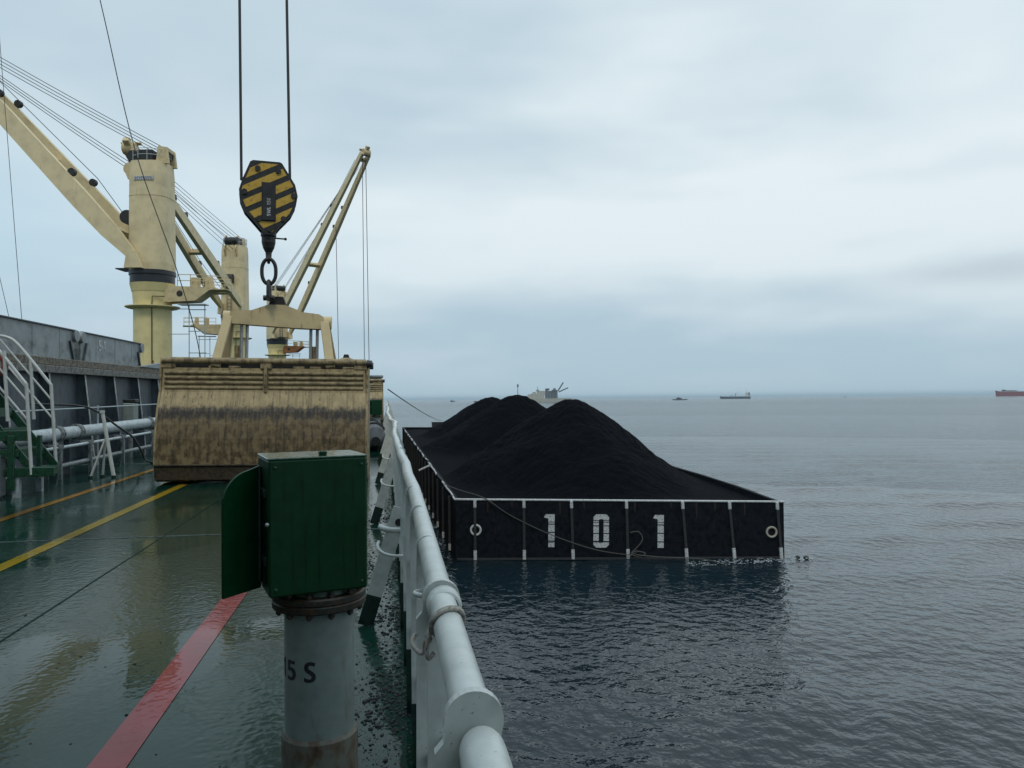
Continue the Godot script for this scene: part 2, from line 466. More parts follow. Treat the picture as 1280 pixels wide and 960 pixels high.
# ---------------------------------------------------------------- sky, sea, light
func sky_panorama() -> PanoramaSkyMaterial:
	var w := 1024; var h := 512
	var img := Image.create_empty(w, h, false, Image.FORMAT_RGBF)
	var n1 := noise(61, 0.55, 5); var n2 := noise(62, 1.6, 5); var n3 := noise(63, 0.2, 3)
	for y in h:
		var up := (0.5 - (y + 0.5) / h) * PI
		var sy := sin(up); var cy := cos(up)
		for x in w:
			if sy < -0.02:
				img.set_pixel(x, y, Color(0.1, 0.13, 0.15))
				continue
			var az := wrapf((x + 0.5) / w * TAU, -PI, PI)      # 0 = forward (-z), positive to starboard
			var d := Vector3(sin(az) * cy, sy, -cos(az) * cy)
			var k := 1.0 / (maxf(sy, 0.0) + 0.13)
			var p := Vector3(d.x * k, 0.0, d.z * k)
			var a := n1.get_noise_3d(p.x * 0.9, 0.0, p.z * 1.1) + 0.45 * n2.get_noise_3d(p.x, 3.0, p.z)
			var b := n3.get_noise_3d(p.x, 9.0, p.z)
			var wisp := n2.get_noise_3d(az * 1.5, sy * 9.0, 5.0) + 0.6 * n1.get_noise_3d(az * 6.0, sy * 34.0, 11.0)
			var e := sy + 0.035 * wisp                # a bright layer low over the sea, greyer blue cloud above it to port
			var star := 0.5 + 0.5 * cos(az - 1.0)      # thinner cloud to starboard
			var m := 0.95 * exp(-pow((e - 0.205) / 0.085, 2.0)) * smoothstep(0.45, 0.78, star)
			m = maxf(m, 0.86 * smoothstep(0.72, 0.98, star + 0.06 * wisp) * smoothstep(0.10, 0.26, e))
			m = clampf(m + 0.09 + 0.42 * a + 0.22 * b + 0.22 * wisp * smoothstep(0.5, 0.1, sy), 0.0, 1.0)
			var c := Vector3(0.455, 0.60, 0.70).lerp(Vector3(0.795, 0.885, 0.925), m)
			c = c.lerp(Vector3(0.51, 0.71, 0.83), 0.6 * exp(-pow((az + 0.45) / 0.35, 2.0) - pow((sy - 0.19) / 0.10, 2.0)))
			c *= 1.0 + 0.75 * smoothstep(0.5, 1.0, sy)       # an overcast sky is brightest overhead
			var hz := exp(-sy * 11.0)
			c = c.lerp(Vector3(0.42, 0.555, 0.635), minf(1.0, hz * 0.95))
			var dk := exp(-pow((az - 0.75) / 0.11, 2.0) - pow((sy - 0.135) / 0.016, 2.0)) * (0.8 + 0.6 * n2.get_noise_3d(az * 5.0, sy * 30.0, 1.0))
			c = c.lerp(Vector3(0.53, 0.60, 0.65), clampf(dk, 0.0, 1.0) * 0.75)
			img.set_pixel(x, y, Color(c.x, c.y, c.z))
	var s := PanoramaSkyMaterial.new()
	s.panorama = ImageTexture.create_from_image(img)
	return s

func build_sea() -> void:
	var rng := RandomNumberGenerator.new()
	rng.seed = 77
	var kx := PackedFloat32Array(); var kz := PackedFloat32Array(); var am := PackedFloat32Array(); var ph := PackedFloat32Array(); var wl := PackedFloat32Array()
	for i in 18:
		var l := 1.3 * pow(1.2, i * 0.72)
		var t := rng.randf_range(-0.75, 0.75) + 0.35
		kx.append(sin(t) * TAU / l); kz.append(cos(t) * TAU / l); am.append(l * rng.randf_range(0.006, 0.0105) * (1.0 if l < 5.0 else 0.75)); ph.append(rng.randf() * TAU); wl.append(l)
	var angles := PackedFloat32Array()
	var a := -0.62
	while a < 1.02:
		angles.append(a); a += 0.00275
	while a < TAU - 0.62:
		angles.append(a); a += 0.06
	angles.append(TAU - 0.62)
	var radii := PackedFloat32Array()
	var r := 5.0
	while r < 24000.0:
		radii.append(r); r *= 1.0128
	var na := angles.size(); var nr := radii.size()
	var v := PackedVector3Array(); var n := PackedVector3Array(); var uv := PackedVector2Array(); var idx := PackedInt32Array()
	v.resize(na * nr); n.resize(na * nr); uv.resize(na * nr)
	var patch := noise(71, 0.012, 3)
	for i in nr:
		var rr := radii[i]
		var step := rr * 0.0128
		var first := 0
		while first < 18 and wl[first] < step * 2.6:
			first += 1
		for j in na:
			var t := angles[j]
			var x := sin(t) * rr; var z := -cos(t) * rr
			var y := 0.0; var gx := 0.0; var gz := 0.0
			if t < 1.03 and rr > 12.0 and first < 18:
				var calm := 0.75 + 0.6 * patch.get_noise_2d(x, z)
				# the water between the ship and the barge, and just astern of the barge, lies in their lee
				calm *= 1.0 - 0.62 * smoothstep(34.0, 24.0, x) * smoothstep(26.0, 36.0, -z) * smoothstep(70.0, 56.0, -z)
				calm *= clampf(1.2 - rr / 900.0, 0.25, 1.0)
				for q in range(first, 18):
					var f := kx[q] * x + kz[q] * z + ph[q]
					var fade := clampf(wl[q] / (step * 2.6) - 1.0, 0.0, 1.0) * calm * am[q]
					var s := sin(f)
					y += fade * s; var c := fade * cos(f)
					gx += c * kx[q]; gz += c * kz[q]
			v[i * na + j] = Vector3(x, y, z)
			n[i * na + j] = Vector3(-gx, 1.0, -gz).normalized()
			uv[i * na + j] = Vector2(x, z) / 14.0
	var m := ArrayMesh.new()
	var bounds := [0.0, 110.0, 240.0, 520.0, 1200.0, 1e9]      # farther out, waves too small to see make the water rougher
	for k in 5:
		idx.clear()
		for i in nr - 1:
			if radii[i] < bounds[k] or radii[i] >= bounds[k + 1]:
				continue
			for j in na - 1:
				var p := i * na + j
				idx.append(p); idx.append(p + na); idx.append(p + na + 1); idx.append(p); idx.append(p + na + 1); idx.append(p + 1)
		var lo := 0; var hi := nr
		while lo < nr and radii[lo] < bounds[k]:
			lo += 1
		hi = lo
		while hi < nr and radii[hi] < bounds[k + 1]:
			hi += 1
		hi = mini(hi + 1, nr)
		for i in idx.size():
			idx[i] -= lo * na
		var arr := []
		arr.resize(Mesh.ARRAY_MAX)
		arr[Mesh.ARRAY_VERTEX] = v.slice(lo * na, hi * na); arr[Mesh.ARRAY_NORMAL] = n.slice(lo * na, hi * na); arr[Mesh.ARRAY_TEX_UV] = uv.slice(lo * na, hi * na); arr[Mesh.ARRAY_INDEX] = idx.duplicate()
		m.add_surface_from_arrays(Mesh.PRIMITIVE_TRIANGLES, arr)
		m.surface_set_material(k, M.sea[k])
	var w := MeshInstance3D.new()
	w.name = "sea"; w.mesh = m
	add_child(w)
	w.position = Vector3(0, SEA, 0)
	w.set_meta("kind", "structure")

# ---------------------------------------------------------------- the ship
func deck_uv(x: float, z: float) -> Vector2:
	return Vector2((x + 10.0) / DECK_W, 1.0 - z / DECK_L)

func strip(x0: float, x1: float, z0: float, z1: float, h: float, x2 := -999.0, x3 := -999.0) -> MB:   # flat painted strip, ends may differ across
	var b := MB.new()
	if x2 < -900.0:
		x2 = x0; x3 = x1
	b.quad(sv(x0, h, z0), sv(x1, h, z0), sv(x3, h, z1), sv(x2, h, z1), Vector3.UP, deck_uv(x0, z0), deck_uv(x1, z0), deck_uv(x3, z1), deck_uv(x2, z1))
	return b

func build_deck() -> void:
	var d := struct("ship_deck", strip(-33.0, 0.21, -12.0, 170.0, 0.0), M.deck, S)
	part("red_line", strip(-1.272, -1.105, -6.0, 40.0, 0.004), M.deck_red, d)
	part("yellow_line", strip(-3.61, -3.46, -6.0, 60.0, 0.004), M.deck_yellow, d)
	part("yellow_line", strip(-4.98, -4.84, -6.0, 60.0, 0.004, -4.90, -4.76), M.deck_orange, d)
	var rng := RandomNumberGenerator.new()
	rng.seed = 9
	for e in [[-2.48, 0.0, -2.48, 60.0], [-6.9, 0.0, -6.9, 60.0], [-7.5, 9.2, 0.2, 9.2], [-7.5, 19.0, 0.2, 19.0], [-7.5, 29.0, 0.2, 29.0]]:   # weld beads between the deck plates
		var b := MB.new()
		b.bar(sv(e[0], 0.002, e[1]), sv(e[2], 0.002, e[3]), 0.010, 0.007)
		part("weld_seam", b, M.deck if e[0] == e[2] else M.pipe_dull, d)
	var hull := MB.new()
	hull.hexa([sv(-33.2, -12.5, -14), sv(0.2, -12.5, -14), sv(0.2, -12.5, 172), sv(-33.2, -12.5, 172), sv(-33.2, -0.012, -14), sv(0.2, -0.012, -14), sv(0.2, -0.012, 172), sv(-33.2, -0.012, 172)])
	struct("ship_hull", hull, M.barge, S)
	var lip := MB.new()
	lip.box(sv(0.215, 0.03, 78), Vector3(0.03, 0.12, 180), Basis.IDENTITY, 0.004)
	part("gunwale", lip, M.green_foot, d)

func build_rail() -> void:
	var t := thing("guard_rail", "white tubular guard rail along the ship's edge, nearest to the camera", "railing", sx(0.13, 0, 0))
	var top := MB.new()
	var p := PackedVector3Array(); var rng := RandomNumberGenerator.new()
	rng.seed = 21
	var z := 1.192
	while z < 46.0:                                  # knocked about: never quite straight
		var k := clampf((z - 2.0) / 4.0, 0.0, 1.0)
		p.append(sv(rng.randf_range(-0.012, 0.012) * k + (0.02 * sin(z * 0.55)) * k - 0.07 * smoothstep(12.0, 13.0, z) + 0.09 * exp(-pow((z - 13.2) / 0.6, 2.0)), 1.1 + rng.randf_range(-0.008, 0.008) * k, z))
		z += 0.7 if z < 20.0 else 2.0
	top.tube(p, 0.0325, 20)
	part("top_rail", top, M.white, t)
	var last := MB.new()                             # the nearest length: its own pipe, set a little lower, with a rounded shoulder
	var lp := PackedVector3Array(); var lr := []
	for e in [[1.188, 0.012], [1.181, 0.024], [1.172, 0.031], [1.158, 0.0345], [1.13, 0.0355], [1.09, 0.0355], [1.06, 0.0345], [-2.0, 0.0345]]:
		lp.append(sv(0.009, 1.066, e[0])); lr.append(e[1])
	last.tube(lp, lr, 24)
	part("near_rail", last, M.white, t)
	for h in [0.42, 0.76]:
		var b := MB.new()
		b.cyl(sv(0.012, h, -2), sv(0.012, h, 46), 0.016, -1.0, 10)
		part("lower_rail", b, M.white, t)
	var head := PackedVector2Array()                 # one stanchion: a flat bar with a round head that the rail passes through
	for i in 17:
		var a := -0.35 + (PI + 0.7) * i / 16.0
		head.append(Vector2(cos(a) * 0.046, sin(a) * 0.046))
	var pl := PackedVector2Array(head)
	pl.append_array(PackedVector2Array([Vector2(-0.034, -0.06), Vector2(-0.034, -0.78), Vector2(0.034, -0.78), Vector2(0.034, -0.06)]))
	var wide := PackedVector2Array(head)             # the two nearest have a cheek bracket on the inside
	wide.append_array(PackedVector2Array([Vector2(-0.047, -0.03), Vector2(-0.060, -0.045), Vector2(-0.060, -0.10), Vector2(-0.034, -0.155), Vector2(-0.034, -0.78), Vector2(0.034, -0.78), Vector2(0.034, -0.06)]))
	for i in 17:
		pl[i] = pl[i] * (0.0345 / 0.046)
	var st := MB.new(); st.prism(pl, 0.014)
	var st2 := MB.new(); st2.prism(wide, 0.02)
	var ft := MB.new(); ft.box(Vector3(0, -0.94, 0), Vector3(0.068, 0.32, 0.014))
	var mst := st.mesh(); var mst2 := st2.mesh(); var mft := ft.mesh()
	var col := MB.new()
	col.lathe([Vector2(0.0325, 0.0), Vector2(0.038, 0.004), Vector2(0.0415, 0.014), Vector2(0.0415, 0.05), Vector2(0.038, 0.062), Vector2(0.0325, 0.066)], 24)
	var mcol := col.mesh()
	var zs := [0.5, 1.19, 1.89, 2.54]
	while zs[-1] < 45.0:
		zs.append(zs[-1] + 0.68)
	for i in zs.size():
		var s := part_mesh("stanchion", mst2 if i in [1, 2] else mst, M.white, t)
		s.position = sv(0.0, 1.1, zs[i])
		s.rotation.z = rng.randf_range(-0.006, 0.006)
		var f := part_mesh("foot", mft, M.green_foot, s, "")
		f.name = "foot"
		if i == 2:
			var c := part_mesh("collar", mcol, M.white, s)
			c.position = Vector3(0.004, -0.004, 0.01)
			c.rotation.x = PI / 2
	var k := 0
	z = 1.25
	while z < 42.0:                                   # raking stays down to the deck
		if z > 4.0:
			var b := MB.new()
			var a := Vector3(-0.03, 0.80, 0); var q := Vector3(-0.215, 0.20, 0)
			b.bar(a, q, 0.016, 0.105, Vector3(1, 0.3, 0))
			var br := part("stay", b, M.white, t)
			br.position = sv(0, 0, z + 0.03)
			var f := MB.new()
			f.bar(q, Vector3(-0.277, 0.0, 0), 0.016, 0.105, Vector3(1, 0.3, 0))
			part("stay_foot", f, M.green_foot, br)
			var hole := MB.new()
			hole.cyl(Vector3(-0.045, 0.70, 0.0085), Vector3(-0.045, 0.70, 0.0105), 0.026, -1.0, 18)
			if k == 0:
				part("lightening_hole", hole, M.black, br)
			if k < 3:
				var ring := MB.new()
				ring.tube(arc(Vector3(-0.05, 0.56 - 0.03 * k, 0.05), Vector3(-0.14, 0, 0), Vector3(0, -0.05, 0.13), -0.35, PI * 0.95, 18), 0.011, 8)
				part("rope_hook", ring, M.white, t).position = sv(0, 0, z)
				if k == 0:
					var strap := MB.new()
					strap.tube(arc(Vector3(-0.04, 0.68, -0.02), Vector3(-0.13, 0, 0), Vector3(0, -0.02, 0.08), 0.1, PI * 1.0, 16), 0.02, 10)
					part("rope_hook", strap, M.white, t).position = sv(0, 0, z)
			k += 1
		z += 4.14
	var hoop := MB.new()
	hoop.tube(arc(Vector3(0, 0, 0), Vector3(0.05, 0, 0), Vector3(0, 0.005, 0.05), 0.0, TAU * 23.0 / 24.0, 23), 0.007, 8, true)
	part("hoop", hoop, M.white, t).position = sv(-0.005, 1.055, 2.12)
	# lashing round the rail
	var lash := MB.new()
	for q in 2:
		var zz := 1.70 - q * 0.012
		lash.tube(arc(sv(0, 1.1, zz), Vector3(0.0375, 0, -0.02), Vector3(0, 0.0375, 0.03), 0, TAU * 23 / 24, 23), 0.0048, 8, true)
	lash.tube(spline([sv(-0.034, 1.09, 1.70), sv(-0.048, 1.06, 1.70), sv(-0.05, 1.035, 1.705), sv(-0.062, 1.03, 1.72), sv(-0.075, 1.045, 1.74), sv(-0.066, 1.06, 1.75)]), 0.0052, 8)
	lash.tube(spline([sv(-0.036, 1.09, 1.69), sv(-0.046, 1.05, 1.68), sv(-0.042, 1.03, 1.675), sv(-0.030, 1.04, 1.68)]), 0.005, 8)
	lash.ball(sv(-0.042, 1.062, 1.70), Vector3(0.010, 0.010, 0.010), 10)
	solo("rope_lashing", lash, M.pale_rope, sx(0.13, 0, 0), "short pale rope lashed and knotted round the white rail", "rope")

func build_vent(z: float, x: float, label: String, near: bool) -> void:
	var t := thing("air_vent", label, "air vent", sx(x, 0, z), "green box-headed tank vents along the starboard rail")
	var seg := 40 if near else 20
	var post := MB.new()
	post.lathe([Vector2(0.143, 0.19), Vector2(0.143, 0.725)], seg)
	part("post", post, M.post_grey, t)
	var base := MB.new()
	base.lathe([Vector2(0.158, 0.0), Vector2(0.156, 0.185), Vector2(0.148, 0.20), Vector2(0.143, 0.20)], seg)
	part("base_sleeve", base, M.post_base, t)
	var fl := MB.new()
	fl.lathe([Vector2(0.143, 0.715), Vector2(0.188, 0.715), Vector2(0.192, 0.72), Vector2(0.192, 0.742), Vector2(0.188, 0.747), Vector2(0.186, 0.747), Vector2(0.192, 0.752), Vector2(0.192, 0.772), Vector2(0.186, 0.778), Vector2(0.12, 0.778)], seg)
	part("flange", fl, M.flange, t)
	var neck := MB.new()
	neck.lathe([Vector2(0.15, 0.776), Vector2(0.145, 0.80), Vector2(0.145, 0.83)], seg)
	part("neck", neck, M.green_old, t)
	if near:
		for i in 12:
			var a := TAU * (i + 0.3) / 12.0
			var bolt := MB.new()
			bolt.cyl(Vector3(cos(a) * 0.168, 0.69, sin(a) * 0.168), Vector3(cos(a) * 0.168, 0.80, sin(a) * 0.168), 0.0075, -1.0, 8)
			bolt.cyl(Vector3(cos(a) * 0.168, 0.697, sin(a) * 0.168), Vector3(cos(a) * 0.168, 0.715, sin(a) * 0.168), 0.0145, -1.0, 6)
			bolt.cyl(Vector3(cos(a) * 0.168, 0.778, sin(a) * 0.168), Vector3(cos(a) * 0.168, 0.793, sin(a) * 0.168), 0.0145, -1.0, 6)
			part("bolt", bolt, M.flange, t)
	# the rectangular hood, turned a little to port
	var yaw := 0.28
	var hood := Node3D.new()
	hood.name = "hood"
	t.add_child(hood)
	hood.transform = Transform3D(Basis(Vector3.UP, yaw), Vector3(-0.03, 0, 0.02))
	var box := MB.new()
	box.box(Vector3(0.0, 1.072, 0.02), Vector3(0.39, 0.536, 0.30), Basis.IDENTITY, 0.008)
	part("hood_box", box, M.green, hood)
	var lid := MB.new()
	lid.box(Vector3(0.0, 1.3435, 0.015), Vector3(0.397, 0.008, 0.305), Basis.IDENTITY, 0.003)
	part("lid", lid, M.wet_top, hood)
	var lug := MB.new()
	lug.box(Vector3(0.03, 1.355, 0.09), Vector3(0.03, 0.016, 0.03), Basis.IDENTITY, 0.003)
	part("lug", lug, M.green, hood)
	var cheek := MB.new()                             # the side flap with its rounded top corner
	var poly := PackedVector2Array([Vector2(0, 0), Vector2(0, 0.50)])
	for i in 9:
		var a := PI / 2 * i / 8.0
		poly.append(Vector2(0.065 + 0.135 * sin(a), 0.365 + 0.10 * cos(a) + 0.02 * (1.0 - i / 8.0)))
	poly.append(Vector2(0.20, 0.0))
	cheek.xf = Transform3D(Basis(Vector3.UP, deg_to_rad(-125.0) - yaw), Vector3(-0.202, 0.806, -0.03))
	cheek.prism(poly, 0.010)
	part("side_flap", cheek, M.green, hood)
	var hinge := MB.new()
	hinge.cyl(Vector3(-0.204, 0.83, -0.02), Vector3(-0.204, 1.30, -0.02), 0.009, -1.0, 10)
	part("hinge_rod", hinge, M.green_foot, hood)
	for y in [0.93, 1.20]:
		var strap := MB.new()
		strap.box(Vector3(-0.197, y, 0.03), Vector3(0.012, 0.035, 0.11), Basis.IDENTITY, 0.003)
		part("hinge_strap", strap, M.green_foot, hood)
	for q in [Vector3(-0.17, 0.835, 0.172), Vector3(0.17, 0.835, 0.172), Vector3(0.17, 1.31, 0.172), Vector3(-0.17, 1.31, 0.172)]:
		var rv := MB.new()
		rv.ball(q, Vector3(0.007, 0.007, 0.004), 8)
		part("rivet", rv, M.green_old, hood)
	var screw := MB.new()
	screw.ball(Vector3(-0.2, 1.09, 0.165), Vector3(0.009, 0.009, 0.009), 8)
	part("screw", screw, M.rod, hood)
	if near:
		var tx := part_mesh("lettering", text_mesh("15 S", 0.08, 0.0012, 0.1436), M.black, t)
		tx.position = Vector3(0, 0.475, 0)
		tx.rotation.y = -0.72

func build_hatch() -> void:
	var t := thing("hatch_coaming", "long grey hatch coaming with muddy top flange and raking stays", "hatch coaming", sx(-7.8, 0, 15))
	var wall := MB.new(); wall.box(Vector3(-0.15, 1.06, 0.0), Vector3(0.3, 2.12, 27))
	part("coaming_wall", wall, M.coaming, t)
	var f1 := MB.new(); f1.box(Vector3(-0.05, 2.20, 0.0), Vector3(0.62, 0.17, 27.2), Basis.IDENTITY, 0.012)
	part("lower_flange", f1, M.muddy_grey, t)
	var f2 := MB.new(); f2.box(Vector3(-0.08, 2.38, 0.0), Vector3(0.60, 0.18, 27.2), Basis.IDENTITY, 0.012)
	part("upper_flange", f2, M.muddy, t)
	for i in 12:
		var z := 6.3 + i * 2.13
		var s := MB.new()
		s.prism(PackedVector2Array([Vector2(0, 2.11), Vector2(0.2, 2.11), Vector2(0.42, 0.0), Vector2(0, 0)]), 0.014)
		var st := part("stay", s, M.coaming, t)
		st.position = Vector3(0, 0, 15 - z)
		var e := MB.new()
		e.bar(Vector3(0.2, 2.11, 0), Vector3(0.42, 0.0, 0), 0.075, 0.016, Vector3.RIGHT)
		part("edge_bar", e, M.coaming_edge, st)
	var ramp := MB.new()
	ramp.xf = Transform3D(Basis(Vector3.UP, PI / 2), Vector3(0.18, 0, 0))
	ramp.prism(PackedVector2Array([Vector2(10.6, 2.472), Vector2(14.5, 2.82), Vector2(14.5, 2.1), Vector2(13.62, 2.1), Vector2(13.62, 2.472)]), 0.16)
	part("track_ramp", ramp, M.hull_grey, t)
	var k := 0
	for e in [[3.2, 12.6, "grey hatch cover panel at the left edge, nearest of three"], [12.65, 21.35, "long grey hatch cover panel left of the paired hinge lugs"], [21.75, 26.75, "short grey hatch cover panel lettered S-1"]]:
		var c := thing("hatch_cover", e[2], "hatch cover", sx(-7.8, 2.475, (e[0] + e[1]) / 2), "steel hatch cover panels on the coaming")
		var l: float = e[1] - e[0]
		var b := MB.new(); b.box(Vector3(-2.6, 0.40, 0), Vector3(5.0, 0.795, l), Basis.IDENTITY, 0.01)
		part("panel", b, M.hull_grey, c)
		var lip := MB.new(); lip.box(Vector3(-0.08, 0.785, 0), Vector3(0.06, 0.03, l - 0.02), Basis.IDENTITY, 0.005)
		part("top_edge", lip, M.coaming, c)
		for q: float in [-1.0, 1.0]:
			var g := MB.new()
			g.cyl(Vector3(-0.16, 0.64, q * (l / 2 - 0.02)), Vector3(-0.02, 0.64, q * (l / 2 - 0.02)), 0.15, -1.0, 18)
			part("hinge_lug", g, M.hull_grey, c)
			var a := MB.new()
			a.bar(Vector3(-0.07, 0.5, q * (l / 2 - 0.35)), Vector3(-0.07, 0.02, q * (l / 2 - 0.12)), 0.06, 0.05, Vector3.RIGHT)
			part("bracket", a, M.coaming, c)
		for i in int(l / 1.5):
			var w := MB.new()
			w.box(Vector3(-0.098, 0.40, -l / 2 + 0.9 + i * 1.5), Vector3(0.006, 0.70, 0.02))
			part("weld_bead", w, M.hull_grey, c)
		if k == 2:
			var tx := part_mesh("lettering", text_mesh("S-1", 0.3, 0.008), M.white_mark, c)
			tx.transform = Transform3D(Basis(Vector3.UP, PI / 2), Vector3(-0.094, 0.50, 0.95))
		k += 1

func build_house() -> void:         # unseen accommodation block, added aft of the camera to shade aft-facing surfaces
	var t := thing("added_accommodation_block", "unseen white accommodation block, added behind the camera for its shade", "deckhouse", sx(-15.5, 0, -3.6))
	for i in 6:
		var b := MB.new()
		b.box(Vector3(0, 1.5 + i * 3.0, 6.0), Vector3(31.0 if i < 5 else 24.0, 2.9, 12.0), Basis.IDENTITY, 0.05)
		var lv := part("deck_level", b, M.white_far, t)
		b = MB.new()
		b.box(Vector3(0, 3.0 + i * 3.0, 5.6), Vector3(31.4 if i < 4 else 32.6, 0.1, 13.0))
		part("deck_edge", b, M.green_old, lv)
		for k in 10:
			var w := MB.new()
			w.box(Vector3(-11.25 + k * 2.5, 1.7 + i * 3.0, -0.02), Vector3(0.7 if i < 5 else 1.9, 0.9, 0.06), Basis.IDENTITY, 0.02)
			part("window", w, M.glassy, lv)

func build_pipes() -> void:
	var t := thing("deck_pipe", "thick pale grey flanged pipe running below the hatch coaming", "pipe", sx(-6.4, 0, 15))
	var p := MB.new(); p.cyl(Vector3(0, 0.83, 13), Vector3(0, 0.83, -17), 0.125, -1.0, 24)
	part("pipe", p, M.pipe_grey, t)
	for z in [6.0, 12.2, 16.4, 17.4, 22.3, 27.0]:
		var f := MB.new()
		for q: float in [-0.05, 0.05]:
			f.cyl(Vector3(0, 0.83, 15 - z + q - 0.02), Vector3(0, 0.83, 15 - z + q + 0.02), 0.165, -1.0, 24)
		part("flange", f, M.pipe_dull, t)
		var s := MB.new()
		s.box(Vector3(0, 0.35, 15 - z + 0.5), Vector3(0.12, 0.70, 0.02))
		part("support", s, M.coaming, t)
	var r := thing("pipe_rack", "two thin grey pipes on short posts, in front of the thick pipe", "pipe rack", sx(-6.1, 0, 15))
	for e in [[0.60, 0.032, M.pipe_grey], [0.25, 0.045, M.pipe_dull]]:
		var b := MB.new(); b.cyl(Vector3(0, e[0], 13), Vector3(0, e[0], -17), e[1], -1.0, 12)
		part("pipe", b, e[2], r)
	for z in [5.0, 8.0, 11.0, 13.4, 15.69, 17.2, 19.2, 21.5, 24.0]:
		var b := MB.new()
		b.box(Vector3(0.04, 0.31, 15 - z), Vector3(0.07, 0.62, 0.05))
		b.box(Vector3(-0.12, 0.64, 15 - z), Vector3(0.45, 0.05, 0.05))
		part("post", b, M.pipe_dull, r)
	var b := MB.new()
	b.tube(sag(Vector3(0, 1.34, 13), Vector3(0, 1.35, -17), 0.03), 0.014, 8)
	for z in [4.0, 11.4, 18.9, 27.0]:
		b.cyl(Vector3(0, 0, 15 - z), Vector3(0, 1.36, 15 - z), 0.018, -1.0, 8)
	solo("hand_wire", b, M.pipe_grey, sx(-6.5, 0, 15), "thin white hand wire on slim posts, strung along the pipes", "hand rail")
	var v := thing("valve_box", "pale junction box on a post behind the thick pipe", "valve box", sx(-7.15, 0, 23.3))
	var vb := MB.new(); vb.box(Vector3(0, 1.08, 0), Vector3(0.3, 0.55, 0.42), Basis.IDENTITY, 0.02)
	part("box", vb, M.post_grey, v)
	var vp := MB.new(); vp.cyl(Vector3(0, 0, 0), Vector3(0, 0.82, 0), 0.06, -1.0, 12)
	part("post", vp, M.pipe_dull, v)
	var cap := MB.new(); cap.box(Vector3(0, 1.42, -0.05), Vector3(0.34, 0.10, 0.34), Basis.IDENTITY, 0.02)
	part("cap", cap, M.black, v)
	var h := MB.new()
	h.tube(spline([sv(-7.3, 1.42, 17.2), sv(-6.6, 1.37, 18.0), sv(-6.3, 1.22, 18.3), sv(-6.0, 0.90, 18.6), sv(-5.75, 0.62, 18.9), sv(-5.6, 0.30, 19.0), sv(-5.5, 0.05, 19.1), sv(-5.0, 0.03, 18.6), sv(-4.3, 0.03, 18.0), sv(-3.6, 0.03, 17.4)]), 0.022, 10)
	solo("hose", h, M.black, S, "black hose drooping over the hand wire down to the deck", "hose")

func build_tripod() -> void:
	var t := thing("lifeline_stand", "white three-legged stand on the deck beside the orange-yellow line", "stand", sx(-5.4, 0, 16.0))
	var top := Vector3(-0.02, 1.27, 0.0)
	var heel := Vector3(0.20, 0.0, 0.04)
	var joint := Vector3(0.03, 0.74, 0.0)
	var b := MB.new(); b.tube(PackedVector3Array([heel, top]), [0.036, 0.033], 14)
	part("post", b, M.white_far, t)
	b = MB.new(); b.cyl(top - Vector3(0, 0.03, 0), top + Vector3(0, 0.03, 0), 0.045, -1.0, 14)
	part("cap", b, M.white_far, t)
	for e in [Vector3(-0.22, 0, 0.05), Vector3(-0.07, 0, -0.16)]:
		var l := MB.new(); l.cyl(e, joint, 0.022, -1.0, 12)
		part("leg", l, M.white_far, t)
	for e in [heel, Vector3(-0.22, 0, 0.05), Vector3(-0.07, 0, -0.16)]:
		var f := MB.new(); f.cyl(e, e + Vector3(0, 0.04, 0), 0.046, -1.0, 12)
		part("foot", f, M.green_foot, t)

